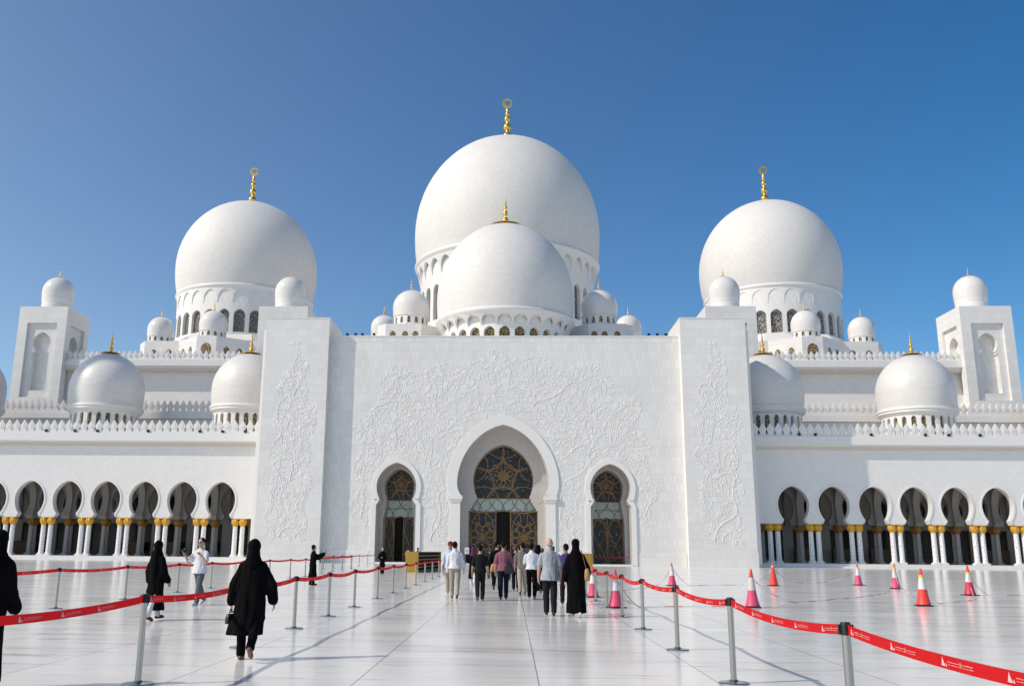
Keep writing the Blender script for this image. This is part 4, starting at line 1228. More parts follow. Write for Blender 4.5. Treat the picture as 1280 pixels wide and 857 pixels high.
def ell(mb, secs, n=28, fold=None):
    """loft of elliptical sections (cx,cy,z,rx,ry); fold(theta,z)->radial factor"""
    rr = []
    for (cx, cy, z, rx, ry) in secs:
        ring = []
        for k in range(n):
            t = 2*pi*k/n; f = 1+(fold(t, z) if fold else 0)
            ring.append((cx+rx*f*cos(t), cy+ry*f*sin(t), z))
        rr.append(ring)
    mb.rings(rr)

def hand(mb, w, d, n, side, H, curl=0.5, scale=1.0):
    """palm, four bent fingers of different lengths and a thumb off the side of the palm"""
    k = H/1.75*scale
    d = d.normalized(); n = (n-d*n.dot(d)).normalized(); a = d.cross(n).normalized()
    for q in (-0.026, -0.009, 0.009, 0.026): mb.cap(w+a*(q*k), 0.015*k, w+d*(0.082*k)+a*(q*1.15*k), 0.012*k, 8)
    for q, L in ((-0.031, 0.066), (-0.0105, 0.078), (0.0105, 0.084), (0.031, 0.074)):
        b = w+d*(0.085*k)+a*(q*k); c1 = curl*0.7
        d1 = (d*cos(c1)+n*sin(c1)); p1 = b+d1*(L*0.5*k)
        d2 = (d*cos(c1*2.3)+n*sin(c1*2.3)); p2 = p1+d2*(L*0.32*k)
        d3 = (d*cos(c1*3.2)+n*sin(c1*3.2)); p3 = p2+d3*(L*0.22*k)
        mb.cap(b, 0.0095*k, p1, 0.0088*k, 8); mb.cap(p1, 0.0088*k, p2, 0.008*k, 8); mb.cap(p2, 0.008*k, p3, 0.0068*k, 8)
    tb = w+d*(0.03*k)+a*(0.030*k); td = (d*0.72+a*0.55+n*0.42).normalized()
    t1 = tb+td*(0.042*k); td2 = (d*0.9+a*0.15+n*0.4).normalized(); t2 = t1+td2*(0.032*k)
    mb.cap(w+d*(0.015*k)+a*(0.012*k), 0.014*k, tb, 0.0125*k, 8); mb.cap(tb, 0.0125*k, t1, 0.0105*k, 8); mb.cap(t1, 0.0105*k, t2, 0.0085*k, 8)

def person(label, x, y, rz, H, group='visitors', sex='m', skin='tan', legs=((17, 5), (-16, 20)), arms=None, top=None, bottom=None, shoes='black', hair='black', hairstyle='short',
           robe=None, scarf=None, res=0.010, lean=0.0, head_turn=0.0, glasses=False, face=False, coat=None, stance=1.0):
    root = empty('person', (x, y, 0), label, 'person', group, radians(rz))
    V = Vector; h = H
    fem = sex == 'f'
    sw = 0.094*h if fem else 0.113*h
    hipx = 0.050*h
    # --- legs
    L1, L2 = 0.245*h, 0.240*h
    joints = {}; hipx *= stance
    hip0 = V((0, 0, 0.53*h)); low = 9
    for sd, (a, b) in zip((-1, 1), legs):
        a, b = radians(a), radians(b)
        kn = V((sd*hipx, L1*sin(a), -L1*cos(a))); an = kn+V((-sd*0.004*h, L2*sin(a-b), -L2*cos(a-b)))
        pitch = max(0.0, (b-a)*0.75) if a < 0 else min(0, -(a-b)*0.35)
        joints[sd] = (V((sd*hipx, 0, 0)), kn, an, pitch)
        toe = an+V((0, 0.10*h*cos(pitch), -0.035*h-0.10*h*sin(pitch))); heel = an+V((0, -0.03*h, -0.035*h))
        low = min(low, min(toe.z, heel.z)-0.0095*h)
    dz = -low
    up = lambda p: V((p.x, p.y, p.z+dz))
    pz = dz                                         # hip height
    k = (h-0.53*h)                                  # trunk above the hips keeps its length
    T = lambda f: pz+(f-0.53)*h                     # height fraction -> z
    ly = lambda f: lean*(f-0.53)*h                  # forward lean
    body = MB(); trousers = MB(); shoe = {}
    for sd in (-1, 1):
        hp, kn, an, pitch = joints[sd]; hp, kn, an = up(hp), up(kn), up(an)
        body.cap(hp+V((0, 0, 0.01*h)), 0.043*h, kn, 0.026*h, 14); body.cap(kn, 0.026*h, an, 0.0195*h, 14)
        body.cap(kn.lerp(an, 0.3)+V((0, -0.006*h, 0)), 0.026*h, kn.lerp(an, 0.55), 0.022*h, 12)
        s = MB(); f = V((0, cos(pitch), -sin(pitch))); u = V((0, sin(pitch), cos(pitch)))
        heel = an+u*(-0.026*h)+f*(-0.022*h); ball = an+u*(-0.030*h)+f*(0.065*h); toe = an+u*(-0.033*h)+f*(0.093*h)
        body.cap(an, 0.021*h, heel, 0.019*h, 10); body.cap(heel, 0.018*h, ball, 0.019*h, 10); body.cap(ball, 0.019*h, toe, 0.014*h, 10)
        s.cap(heel, 0.0215*h, ball, 0.0235*h, 12); s.cap(ball, 0.0235*h, toe, 0.0175*h, 12); s.cap(an+u*(-0.016*h), 0.0235*h, ball+u*(0.006*h), 0.019*h, 12)
        shoe[sd] = s
        if bottom:
            w = 1.06 if not fem else 0.97
            trousers.cap(hp+V((0, 0, 0.012*h)), 0.055*h*w, kn, 0.042*h*w, 16); trousers.cap(kn, 0.042*h*w, an+V((0, 0, 0.004*h)), 0.037*h, 16)
    # --- trunk, neck, head
    secs = [(0, ly(.49), T(.485), .074*h, .056*h), (0, ly(.53), T(.525), .090*h, .064*h), (0, ly(.6), T(.61), (.070 if fem else .079)*h, .053*h), (0, ly(.7), T(.72), (.084 if fem else .094)*h, .062*h), (0, ly(.775), T(.775), sw*0.93, .056*h), (0, ly(.82), T(.817), sw*0.62, .046*h), (0, ly(.845), T(.845), .040*h, .038*h)]
    ell(body, secs)
    hc = V((0, ly(.93)+0.006*h, T(.932))); rot = Matrix.Rotation(radians(head_turn), 3, 'Z')
    HP = lambda a, b, c: hc+rot @ V((a*h, b*h, c*h))
    body.cap((0, ly(.84)-0.002*h, T(.835)), 0.036*h, HP(0, -0.004, -0.035), 0.032*h, 16)
    body.ball(HP(0, -0.006, 0.012), h, .0435, .0535, .0555, 20, 12)
    body.ball(HP(0, 0.010, -0.024), h, .0375, .0405, .0405, 18, 10)
    body.cap(HP(0, 0.034, -0.052), .014*h, HP(0, 0.030, -0.040), .020*h, 10)
    body.cap(HP(0, 0.048, 0.004), .0065*h, HP(0, 0.0585, -0.018), .0085*h, 8)
    body.cap(HP(-0.012, 0.046, -0.036), .0055*h, HP(0.012, 0.046, -0.036), .0055*h, 8)
    for sd in (-1, 1):
        body.ball(HP(sd*0.0445, -0.004, -0.006), h, .007, .0125, .019, 8, 6)
        body.cap(HP(sd*0.006, 0.0465, 0.011), .0055*h, HP(sd*0.030, 0.040, 0.010), .0055*h, 8)
    # --- arms
    A = {-1: (8, -12, 14), 1: (8, 14, 22)}
    if arms: A.update(arms)
    shirt = MB(); hands = {}
    for sd in (-1, 1):
        S = V((sd*(sw-0.006*h), ly(.815), T(.769)))
        sp = A[sd]
        if isinstance(sp[0], (int, float)):
            ab, s, e = [radians(q) for q in sp[:3]]
            d1 = V((sd*sin(ab), cos(ab)*sin(s), -cos(ab)*cos(s))); d2 = V((sd*sin(ab)*0.3, sin(s+e), -cos(s+e)))
            curl = 0.5
        else:
            d1, d2 = V(sp[0]), V(sp[1]); curl = sp[2] if len(sp) > 2 else 0.6
        d1.normalize(); d2.normalize()
        E = S+d1*(0.172*h); Wp = E+d2*(0.142*h)
        body.cap(S, 0.029*h, E, 0.0245*h, 14); body.cap(E, 0.0245*h, E.lerp(Wp, .35), 0.0245*h, 12); body.cap(E.lerp(Wp, .35), 0.0245*h, Wp, 0.0155*h, 12)
        nn = V((-sd, 0.1, 0)) if abs(d2.x) < 0.8 else V((0, 0, -1))
        if not isinstance(sp[0], (int, float)) and len(sp) > 3: nn = V(sp[3])
        hand(body, Wp, d2, nn, sd, h, curl, 0.94 if fem else 1.0)
        hands[sd] = (Wp, d2, E, S)
        if top or robe or coat:
            ln = (top or coat or {}).get('sleeve', 'long') if not robe else 'wide'
            if ln == 'short': shirt.cap(S, 0.037*h, S.lerp(E, 0.72), 0.041*h, 16)
            elif ln == 'rolled': shirt.cap(S, 0.037*h, E, 0.034*h, 16); shirt.cap(E, 0.034*h, E.lerp(Wp, .25), 0.033*h, 16)
            elif ln == 'wide': shirt.cap(S, 0.036*h, E, 0.045*h, 16); shirt.cap(E, 0.047*h, E.lerp(Wp, .88), 0.046*h, 16)
            else: shirt.cap(S, 0.037*h, E, 0.036*h, 16); shirt.cap(E, 0.036*h, E.lerp(Wp, .94), 0.028*h, 16)
    b = blob(body, 'body', SK[skin], root, res, smooth_it=2)
    sd_ = int(abs(x*37+y*11)) % 50
    if bottom:
        ell(trousers, [(0, ly(.49), T(.485), .078*h, .060*h), (0, ly(.53), T(.525), .098*h, .071*h), (0, ly(.56), T(.56), .088*h, .062*h)])
        blob(trousers, 'trousers', CL[bottom], root, 0.012, 0.009, (14, 14, 7), 4, sd_)
    for sd in (-1, 1): blob(shoe[sd], 'shoe', SH[shoes], root, 0.009, 0, smooth_it=2)
    g = top or coat
    if g and not robe:
        hem = g.get('hem', .475); wd = g.get('w', 1.0 if fem else 1.05); mid = T(.62)
        ell(shirt, [(0, ly(hem), T(hem), .116*h*wd, .096*h*wd), (0, ly(.53), T(max(hem+.03, .54)), .105*h*wd, .084*h*wd), (0, ly(.61), T(.62), .091*h*wd, .066*h*wd), (0, ly(.7), T(.72), .104*h*wd, .072*h), (0, ly(.775), T(.775), sw*1.0, .066*h), (0, ly(.81), T(.808), sw*0.80, .060*h), (0, ly(.83), T(.830), sw*0.52, .050*h), (0, ly(.845), T(.842), .043*h, .042*h)], 32)
        if g.get('collar'): shirt.cap((0, ly(.85)-0.006*h, T(.836)), .041*h, (0, ly(.85)-0.004*h, T(.846)), .0405*h, 16)
        blob(shirt, g.get('name', 'shirt'), CL[g['c']], root, 0.011, 0.013, (11, 11, 5), 6, sd_)
    if robe:
        hem, wd = robe.get('hem', 0.05), robe.get('w', 1.0); fb = robe.get('back', 0.0)
        nf = robe.get('folds', 9); am = robe.get('amp', 0.045)
        fold = lambda t, z: am*max(0.0, min(1, (T(.74)-z)/(0.5*h)))*(sin(nf*t+sd_)+0.6*sin((nf*2-3)*t+1.7*sd_))
        ell(shirt, [(robe.get('dx', 0)*h, fb*h, hem*h, .135*h*wd, .120*h*wd), (robe.get('dx', 0)*h*.7, fb*h*.8, hem*h+.10*h, .130*h*wd, .110*h*wd), (0, fb*h*.4, (T(.45)+hem*h)*0.52, .122*h*wd, .098*h*wd), (0, ly(.5), T(.50), .118*h*wd, .090*h*wd), (0, ly(.6), T(.61), .106*h*wd, .078*h), (0, ly(.7), T(.72), .108*h, .074*h), (0, ly(.775), T(.775), sw*1.04, .067*h), (0, ly(.81), T(.808), sw*0.84, .062*h), (0, ly(.83), T(.832), sw*0.58, .054*h), (0, ly(.845), T(.85), .046*h, .044*h)], 56, fold)
        for sd in (-1, 1):
            W_, d2, E, S = hands[sd]
            shirt.cap(S, .036*h, E.lerp(V((0, 0, E.z)), .25)+V((0, 0, -.03*h)), .05*h, 14)
        blob(shirt, robe.get('name', 'abaya'), CL[robe['c']], root, 0.012, 0.013, (12, 12, 3), 5, sd_)
    if scarf:
        m = MB()
        m.ball(HP(0, -0.014, 0.008), h, .0560, .0620, .0660, 24, 14)
        m.cap(HP(0, -0.020, -0.012), .050*h, (0, ly(.86)-0.016*h, T(.865)), .052*h, 20)
        ell(m, [(0, ly(.775)-.004*h, T(.765), sw*1.0, .073*h), (0, ly(.80)-.006*h, T(.80), sw*0.93, .071*h), (0, ly(.83)-.006*h, T(.832), sw*0.72, .064*h), (0, ly(.86)-.010*h, T(.865), .054*h, .056*h), (0, ly(.89)-.012*h, T(.895), .052*h, .054*h)])
        if scarf.get('tail'): ell(m, [(0.01*h, -.072*h+ly(.7), T(scarf['tail']), .050*h, .020*h), (0, -.068*h+ly(.75), T(.76), .058*h, .026*h), (0, -.050*h+ly(.85), T(.86), .050*h, .034*h)], 20)
        blob(m, 'headscarf', CL[scarf['c']], root, 0.010, 0.008, (12, 12, 5), 3, sd_)
    elif hairstyle:
        m = MB()
        if hairstyle == 'short':
            m.ball(HP(0, -0.0145, 0.022), h, .0480, .0530, .0520, 22, 12); m.ball(HP(0, -0.030, -0.004), h, .0430, .034, .040, 18, 10)
        elif hairstyle == 'bald':
            m.ball(HP(0, -0.026, -0.012), h, .0465, .036, .024, 18, 10)
        elif hairstyle == 'bob':
            m.ball(HP(0, -0.016, 0.020), h, .0520, .0560, .0560, 22, 12); m.ball(HP(0, -0.030, -0.020), h, .0490, .036, .046, 18, 10)
        elif hairstyle == 'cap':
            m.ball(HP(0, -0.008, 0.026), h, .0500, .0560, .0500, 22, 12); m.cap(HP(0, 0.040, 0.030), .016*h, HP(0, 0.070, 0.024), .010*h, 10)
        blob(m, 'hair' if hairstyle != 'cap' else 'cap', HAIR[hair] if hairstyle != 'cap' else CL[hair], root, 0.008, 0.006, (40, 40, 30), 2, sd_)
    if face:
        for sd in (-1, 1):
            m = MB(); m.ball(HP(sd*0.0175, 0.0435, 0.002), h, .0062, .0040, .0036, 10, 6); m.build('eye', EYE, root, smooth=True, world=False)
    if glasses:
        m = MB()
        for sd in (-1, 1): m.ball(HP(sd*0.0195, 0.0505, 0.002), h, .0165, .0060, .0125, 14, 8); m.cap(HP(sd*0.036, 0.046, 0.005), .003*h, HP(sd*0.0465, -0.005, 0.004), .003*h, 6)
        m.cap(HP(-0.006, 0.054, 0.004), .003*h, HP(0.006, 0.054, 0.004), .003*h, 6)
        blob(m, 'sunglasses', GLASS_DK, root, 0.006, 0, smooth_it=1)
    R3 = Matrix.Rotation(radians(rz), 3, 'Z')
    world = {sd: (R3 @ hands[sd][0]+V((x, y, 0)), (R3 @ hands[sd][1])) for sd in (-1, 1)}
    return root, world, (lambda p: R3 @ V(p)+V((x, y, 0))), T

def bag(kind, loc, rz, size, mat, label, strap=None, cat='bag'):
    r = empty(kind, loc, label, cat, None, radians(rz))
    w, d, hh = size
    m = MB(); secs = []
    for f, s in ((0.0, 0.72), (0.06, 0.95), (0.3, 1.0), (0.65, 0.92), (0.93, 0.75), (1.0, 0.55)):
        ring = []
        for kk in range(24):
            t = 2*pi*kk/24; c, q = cos(t), sin(t)
            ring.append((w/2*s*math.copysign(abs(c)**0.45, c), d/2*s*math.copysign(abs(q)**0.45, q), hh*f))
        secs.append(ring)
    m.rings(secs); m.build('bag_body', mat, r, smooth=True, world=False, sharp=60)
    if strap:
        m = MB(); b = Matrix.Rotation(-radians(rz), 3, 'Z')
        pts = [b @ (Vector(p)-Vector(loc)) for p in strap]
        fine = []
        for i in range(len(pts)-1):
            for q in range(6): fine.append(pts[i].lerp(pts[i+1], q/6))
        fine.append(pts[-1]); m.tube(fine, 0.010, 8, flat=0.5); m.build('strap', mat, r, smooth=True, world=False)
    return r

GP = 'visitors in the courtyard'; GW = 'visitors walking up the path to the main door'
# -- women in the left foreground
p, hw, at, T = person('woman in a black abaya cropped by the left edge of the photo', -5.755, 10.3, 0, 1.69, GP, 'f', res=0.008, legs=((8, 3), (-6, 6)), bottom='black', robe=dict(c='black', hem=.04, w=0.74), scarf=dict(c='black2', tail=.62), arms={-1: (5, 0, 10), 1: (3, 8, 25)})
p, hw, at, T = person('woman walking away in a loose black abaya with brown shoes and a small handbag', -3.70, 13.32, 5, 1.66, GP, 'f', skin='light', res=0.007, legs=((6, 2), (-15, 30)), bottom='black', shoes='brown', stance=1.35,
    robe=dict(c='black', hem=.205, w=1.08, back=-.01, dx=-.035, folds=7, amp=.05), scarf=dict(c='black2'), arms={-1: (20, -6, 12), 1: (28, -4, 16)}, lean=0.06)
w_ = hw[-1][0]; bag('handbag', (w_.x-0.01, w_.y, w_.z-0.29), 60, (0.15, 0.08, 0.14), SH['black'], 'small black handbag hanging from the hand of the walking woman in abaya', [(w_.x-0.01, w_.y-0.05, w_.z-0.14), (w_.x, w_.y, w_.z-0.05), (w_.x-0.01, w_.y+0.05, w_.z-0.14)], 'handbag')
p, hw, at, T = person('woman in long black abaya and veil with white trousers, beside the photographer', -7.66, 20.05, -28, 1.66, GP, 'f', skin='tan', res=0.008, legs=((15, 4), (-10, 12)), bottom='white', shoes='dred',
    robe=dict(c='black', hem=.13, w=0.98, folds=8), scarf=dict(c='black2', tail=.50), arms={-1: (22, 0, 18), 1: (10, 6, 25)})
w_ = hw[-1][0]; bag('shoulder_bag', (w_.x+0.16, w_.y-0.20, w_.z-0.26), 20, (0.28, 0.10, 0.21), SH['black'], 'black shoulder bag on the hip of the veiled woman in white trousers', [(w_.x+0.08, w_.y-0.22, w_.z-0.06), (w_.x+0.20, w_.y-0.12, w_.z+0.35), (w_.x+0.24, w_.y-0.02, w_.z+0.62)])
st = empty('folded_umbrella', (w_.x, w_.y, w_.z-0.42), 'thin folded umbrella held in the left hand of the veiled woman', 'umbrella')
m = MB(); m.tube([(0, 0, 0.0), (0, 0, 0.06), (0.0, 0, 0.30)], [0.008, 0.022, 0.028], 10); m.build('canopy', CL['white'], st, smooth=True, world=False)
m = MB(); m.tube([(0, 0, 0.30), (0, 0, 0.46)], 0.011, 8); m.build('handle', SH['black'], st, smooth=True, world=False)
# -- photographer
p, hw, at, T = person('man in white shirt, grey jeans and sunglasses holding up a camera', -8.55, 25.5, 158, 1.80, GP, 'm', skin='light', res=0.008, legs=((12, 6), (-16, 14)), bottom='gjean', shoes='white', glasses=True, face=True,
    top=dict(c='white', sleeve='short', hem=.47), arms={1: ((0.42, 0.20, -0.85), (0.28, 0.45, 0.85), 0.9), -1: ((-0.40, 0.45, -0.75), (0.62, 0.28, 0.80), 0.8)})
w_, d_ = hw[1]
cm = empty('camera', (w_.x, w_.y-0.02, w_.z+0.07), 'black camera in the raised right hand of the man in sunglasses', 'camera', None, radians(150))
m = MB(); m.box(-0.068, 0.068, -0.03, 0.03, 0.0, 0.095); m.box(-0.03, 0.03, -0.028, 0.028, 0.0951, 0.125); m.build('camera_body', M['blackpl'], cm, world=False)
m = MB(); m.tube([(0, 0.031, 0.047), (0, 0.10, 0.047)], [0.036, 0.034], 16); m.build('lens', M['blackpl'], cm, smooth=True, sharp=40, world=False)
m = MB(); pts = []
a, b = Vector((-0.07, 0, 0.08)), Matrix.Rotation(-radians(150), 3, 'Z') @ (at((-0.05, 0.07, T(.83)))-Vector(cm.location))
for i in range(15): t = i/14; q = a.lerp(b, t); q.z -= 0.22*sin(pi*t); pts.append(q)
m.tube(pts, 0.009, 6, flat=0.4); m.build('neck_strap', SH['black'], cm, smooth=True, world=False)
# -- woman with a phone, guard, people by the left door
p, hw, at, T = person('short haired woman in a black robe raising a phone towards the portal', -8.5, 40.0, -62, 1.68, GP, 'f', skin='light', res=0.009, legs=((6, 3), (-5, 6)), bottom='black', hairstyle='bob',
    robe=dict(c='black', hem=.20, w=0.92), arms={1: ((0.18, 0.86, -0.42), (-0.22, 0.75, 0.62), 0.9), -1: ((-0.18, 0.86, -0.42), (0.25, 0.75, 0.62), 0.9)})
w_ = (hw[1][0]+hw[-1][0])*0.5
ph = empty('phone', (w_.x+0.09, w_.y+0.04, w_.z+0.05), 'small phone held up by the short haired woman in black', 'phone', None, radians(-62))
m = MB(); m.box(-0.07, 0.07, -0.005, 0.005, 0, 0.075); m.build('phone_body', M['blackpl'], ph, world=False)
m = MB(); m.box(-0.062, 0.062, -0.008, -0.006, 0.006, 0.069); m.build('screen', M['darkglass'], ph, world=False)
person('woman in black facing the camera with clasped hands beside the left doorway', -8.2, 59.5, 176, 1.68, GP, 'f', skin='light', res=0.010, legs=((6, 2), (-4, 6)), bottom='black', hairstyle='bob', face=True,
    robe=dict(c='black', hem=.27, w=0.80, name='dress'), arms={1: ((0.30, 0.10, -0.9), (-0.80, 0.55, 0.02), 0.7), -1: ((-0.30, 0.10, -0.9), (0.80, 0.55, 0.02), 0.7)})
p, hw, at, T = person('visitor in a pale top walking into the left doorway', -9.7, 88, 8, 1.74, GP, 'm', skin='tan', res=0.012, bottom='navy', hair='black', top=dict(c='cream', sleeve='short', hem=.49))
q = at((0.0, -0.19, T(.58))); bag('backpack', tuple(q), 8, (0.26, 0.14, 0.36), SH['black'], 'dark backpack of the visitor walking into the left doorway', None, 'backpack')
person('visitor hidden behind the left shoe rack, only the head showing', -7.95, 79.5, 15, 1.74, GP, 'm', skin='brown', res=0.012, bottom='dgrey', hair='black', top=dict(c='black'))
# -- the group on the path
person('man in a crisp white long sleeved shirt and beige trousers, leftmost on the path', -1.83, 30.5, 3, 1.80, GW, 'm', skin='brown', res=0.009, legs=((12, 4), (-12, 14)), bottom='beige', top=dict(c='white', sleeve='long', hem=.525, collar=True, w=1.08), arms={1: (16, 4, 35), -1: (8, 2, 12)}, head_turn=-20)
person('man in pale blue shirt with rust cap behind the man in beige trousers', -2.22, 34.0, 0, 1.86, GW, 'm', skin='brown', res=0.010, bottom='beige', shoes='tan', hair='rust', hairstyle='cap', top=dict(c='paleblue', sleeve='rolled', hem=.50))
p, hw, at, T = person('woman in a black abaya and plum scarf holding up a white sheet', -1.72, 42.3, 0, 1.70, GW, 'f', skin='tan', res=0.011, legs=((12, 4), (-14, 26)), bottom='white', shoes='white', robe=dict(c='black', hem=.17, w=.9), scarf=dict(c='plum'), arms={-1: ((-0.35, 0.45, -0.6), (-0.1, 0.35, 0.9), 0.8)})
w_ = hw[-1][0]; pg = empty('paper_sheet', (w_.x, w_.y+0.02, w_.z+0.07), 'white sheet of paper held above the plum scarfed woman', 'paper'); m = MB(); m.box(-0.10, 0.10, -0.002, 0.002, 0, 0.28); m.build('sheet', M['white'], pg, world=False)
m = MB(); m.box(-0.05, 0.05, -0.0045, -0.003, 0.08, 0.20); m.build('printed_panel', CL['cream'], pg, world=False)
person('man in charcoal t-shirt and dark trousers beside the white shirted man', -0.98, 29.7, 2, 1.71, GW, 'm', skin='tan', res=0.009, legs=((-14, 20), (10, 4)), bottom='dgrey', top=dict(c='char', sleeve='short', hem=.51), arms={-1: (10, 6, 14), 1: (10, -8, 12)})
p, hw, at, T = person('tall man in a black jacket carrying a tan bag between two walkers', -0.55, 36.5, -4, 1.88, GW, 'm', skin='tan', res=0.010, legs=((-18, 30), (12, 4)), bottom='black', top=dict(c='black', hem=.46, name='jacket', w=1.05), head_turn=-35)
bag('tan_bag', (-0.62, 36.15, 0.74), 10, (0.36, 0.16, 0.30), SH['tan'], 'tan bag at the side of the tall man in the black jacket', [(-0.70, 36.18, 1.02), (-0.60, 36.25, 1.30), (-0.54, 36.18, 1.02)])
p, hw, at, T = person('man in faded mauve t-shirt and dark jeans with a black shoulder bag', -0.25, 30.3, 0, 1.81, GW, 'm', skin='tan', res=0.009, legs=((-10, 14), (8, 4)), bottom='jean', top=dict(c='mauve', sleeve='short', hem=.49), arms={1: (14, 12, 55), -1: (10, -4, 12)})
a = at((0.17, -0.13, T(.44))); s1 = at((0.10, -0.09, T(.70))); s2 = at((0.11, -0.02, T(.845)))
bag('shoulder_bag', tuple(a), 0, (0.30, 0.12, 0.34), SH['black'], 'black shoulder bag on the right hip of the man in mauve', [(a.x-0.02, a.y, a.z+0.33), tuple(s1), tuple(s2)])
p, hw, at, T = person('person in a black jacket and jeans behind the man in mauve', 0.18, 37.2, 0, 1.76, GW, 'm', skin='tan', res=0.011, bottom='jean', hair='brown', top=dict(c='black', hem=.49, name='jacket'))
q = at((0.02, -0.20, T(.56))); bag('backpack', tuple(q), 0, (0.28, 0.15, 0.40), SH['black'], 'black backpack on the person in jeans behind the man in mauve', None, 'backpack')
person('woman in dark jacket, jeans and brown boots in the middle of the crowd', 0.48, 39.3, 4, 1.70, GW, 'f', skin='light', res=0.011, bottom='jean', shoes='brown', hair='brown', hairstyle='bob', top=dict(c='navy', hem=.47, name='jacket'))
person('man in grey polo shirt and beige trousers turning his head left', 0.40, 33.7, 0, 1.80, GW, 'm', skin='tan', res=0.010, legs=((-8, 10), (8, 4)), bottom='beige', top=dict(c='grey', sleeve='short', hem=.51, collar=True), head_turn=30, arms={-1: (12, 10, 30), 1: (8, 5, 15)})
p, hw, at, T = person('man in white short sleeved shirt with black trousers and straps', 0.68, 31.1, 0, 1.76, GW, 'm', skin='brown', res=0.009, legs=((9, 4), (-9, 12)), bottom='black', top=dict(c='white', sleeve='short', hem=.525, collar=True), head_turn=-15, arms={-1: (8, 20, 60), 1: (8, 20, 60)})
person('woman in black abaya and headscarf behind the man in white with straps', 1.02, 35.4, 0, 1.78, GW, 'f', res=0.011, bottom='black', robe=dict(c='black', hem=.05, w=.9), scarf=dict(c='black2'))
p, hw, at, T = person('bald grey haired older man in a loose grey shirt and charcoal trousers', 0.95, 23.2, 0, 1.83, GW, 'm', skin='pink', res=0.007, legs=((5, 3), (-5, 7)), bottom='dgrey', hair='grey', hairstyle='bald', top=dict(c='greyblue', sleeve='short', hem=.445, w=1.10, collar=True), arms={-1: (12, 4, 18), 1: (10, -2, 14)})
person('man in purple t-shirt between the older man and the woman in black', 1.62, 28.0, 4, 1.77, GW, 'm', skin='brown', res=0.009, bottom='dgrey', top=dict(c='purple', sleeve='short', hem=.49), head_turn=25)
p, hw, at, T = person('woman in a full length black abaya with a tan shoulder bag and white shoes', 1.56, 22.75, -3, 1.81, GW, 'f', skin='light', res=0.008, legs=((8, 4), (-6, 16)), bottom='black', shoes='white', robe=dict(c='black', hem=.055, w=0.98, folds=8, amp=.05), scarf=dict(c='black2', tail=.60), arms={-1: (16, -6, 12), 1: (20, 12, 45)})
a = at((0.27, 0.02, T(.455))); s2 = at((0.13, 0.0, T(.845)))
bag('shoulder_bag', tuple(a), 80, (0.34, 0.12, 0.30), SH['tan'], 'tan shoulder bag under the right arm of the woman in full length black', [(a.x-0.03, a.y-0.12, a.z+0.28), (s2.x+0.05, s2.y-0.09, s2.z-0.18), (s2.x, s2.y, s2.z+0.02), (s2.x+0.05, s2.y+0.09, s2.z-0.2), (a.x-0.03, a.y+0.12, a.z+0.28)])
far = [(1.35, 41, 'm', 'white', 'dgrey', 'man in a white shirt deep in the crowd, right of the woman in abaya'), (2.0, 45, 'f', 'plum', 'black', 'woman in a plum top far ahead near the right belt row'), (1.0, 48, 'm', 'paleblue', 'beige', 'distant man in a pale blue shirt ahead of the older man'),
       (-0.2, 50, 'm', 'char', 'dgrey', 'distant man in charcoal clothes near the centre of the path'), (-1.15, 52, 'f', 'navy', 'jean', 'distant woman in navy ahead of the man in the charcoal t-shirt'), (2.2, 52, 'm', 'grey', 'black', 'distant man in grey, rightmost of the far walkers'), (0.5, 56, 'm', 'black', 'black', 'farthest man in black near the open main door')]
for x, y, sx, c, bt, lab in far:
    person(lab, x, y, random.uniform(-8, 8), random.uniform(1.66, 1.8), GW, sx, skin=random.choice(('tan', 'brown', 'light')), res=0.013, bottom=bt, hair=random.choice(('black', 'brown')), hairstyle='short' if sx == 'm' else 'bob', top=dict(c=c, sleeve='short' if sx == 'm' else 'long', hem=.49))
# ------------------------------------------------------------------ camera, sun, sky
cam = bpy.data.cameras.new('Camera'); co = bpy.data.objects.new('Camera', cam); COL.objects.link(co)
cam.sensor_width = 36; cam.lens = 1140/1280*36; cam.shift_x = 47/1280
cam.clip_start = 0.1; cam.clip_end = 6000
rt, up, fw = Vector(CAM_RT), Vector(CAM_UP), Vector(CAM_FW)
co.matrix_world = Matrix(((rt.x, up.x, -fw.x, 0), (rt.y, up.y, -fw.y, 0), (rt.z, up.z, -fw.z, 1.53), (0, 0, 0, 1)))
scene.camera = co

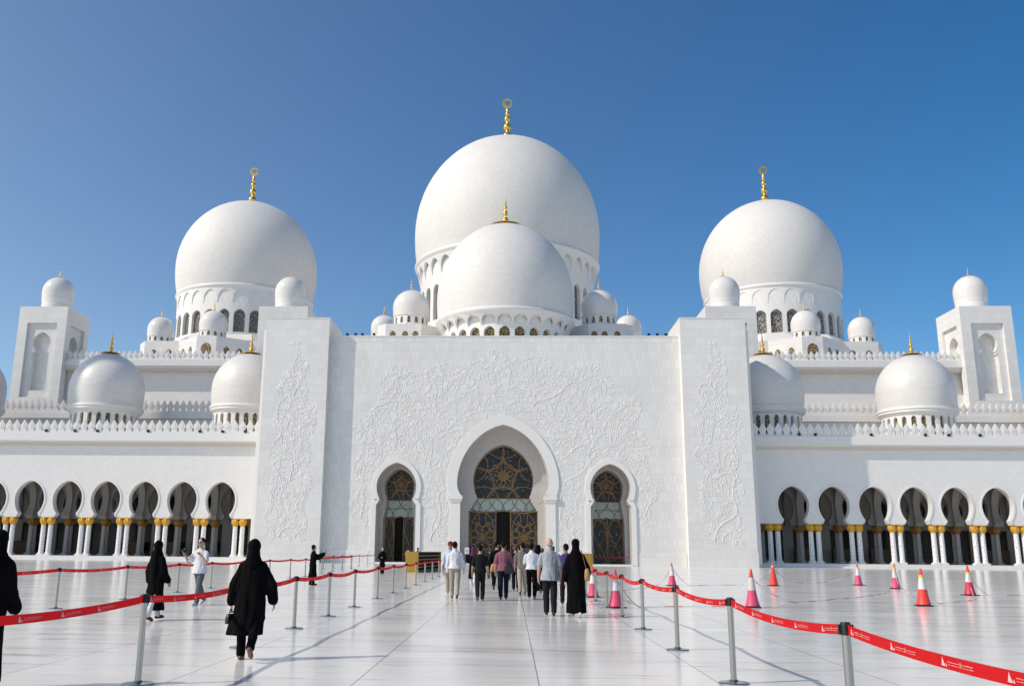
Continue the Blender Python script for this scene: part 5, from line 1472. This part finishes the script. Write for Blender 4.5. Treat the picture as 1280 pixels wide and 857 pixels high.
S = Vector((-1.0, -0.4, 0.88)).normalized()
sun = bpy.data.lights.new('Sun', 'SUN'); so = bpy.data.objects.new('Sun', sun); COL.objects.link(so)
sun.energy = SUN; sun.angle = radians(0.53); sun.color = (1.0, 0.91, 0.79)
so.rotation_euler = S.to_track_quat('Z', 'Y').to_euler(); so.location = (-60, -20, 80)
w = bpy.data.worlds.new('World'); scene.world = w; w.use_nodes = True
nt = w.node_tree
sky = nt.nodes.new('ShaderNodeTexSky'); sky.sky_type = 'NISHITA'; sky.sun_disc = False
sky.sun_elevation = math.asin(S.z); sky.sun_rotation = atan2(S.x, S.y)
sky.altitude = ALT; sky.air_density = AIR; sky.dust_density = DUST; sky.ozone_density = OZ
bg = nt.nodes['Background']; bg.inputs['Strength'].default_value = SKY
# the sky is deeper blue on the side away from the sun, whiter towards it
tcw = nt.nodes.new('ShaderNodeTexCoord'); dt = nt.nodes.new('ShaderNodeVectorMath'); dt.operation = 'DOT_PRODUCT'
dt.inputs[1].default_value = (-S.x/math.hypot(S.x, S.y), -S.y/math.hypot(S.x, S.y), 0)
nt.links.new(tcw.outputs['Generated'], dt.inputs[0])
hs = nt.nodes.new('ShaderNodeHueSaturation'); hs.inputs['Hue'].default_value = 0.500
def ramp(x0, x1, y0, y1):
    r = nt.nodes.new('ShaderNodeMapRange'); r.inputs[1].default_value = x0; r.inputs[2].default_value = x1; r.inputs[3].default_value = y0; r.inputs[4].default_value = y1
    nt.links.new(dt.outputs['Value'], r.inputs[0]); return r
r1, r2 = ramp(-0.6, -0.15, 0.58, 1.02), ramp(-0.15, 0.8, 0.0, 0.31)
ad = nt.nodes.new('ShaderNodeMath'); ad.operation = 'ADD'
nt.links.new(r1.outputs[0], ad.inputs[0]); nt.links.new(r2.outputs[0], ad.inputs[1]); nt.links.new(ad.outputs[0], hs.inputs['Saturation'])
nt.links.new(ramp(-1.0, 0.8, 1.22, 0.93).outputs[0], hs.inputs['Value'])
nt.links.new(sky.outputs[0], hs.inputs['Color']); nt.links.new(hs.outputs[0], bg.inputs['Color'])
vs = scene.view_settings
scene.display_settings.display_device = 'sRGB'
vs.view_transform = 'Standard'; vs.look = 'None'; vs.gamma = 1.0; vs.exposure = EXPO; vs.use_curve_mapping = False
scene.cycles.max_bounces = 8
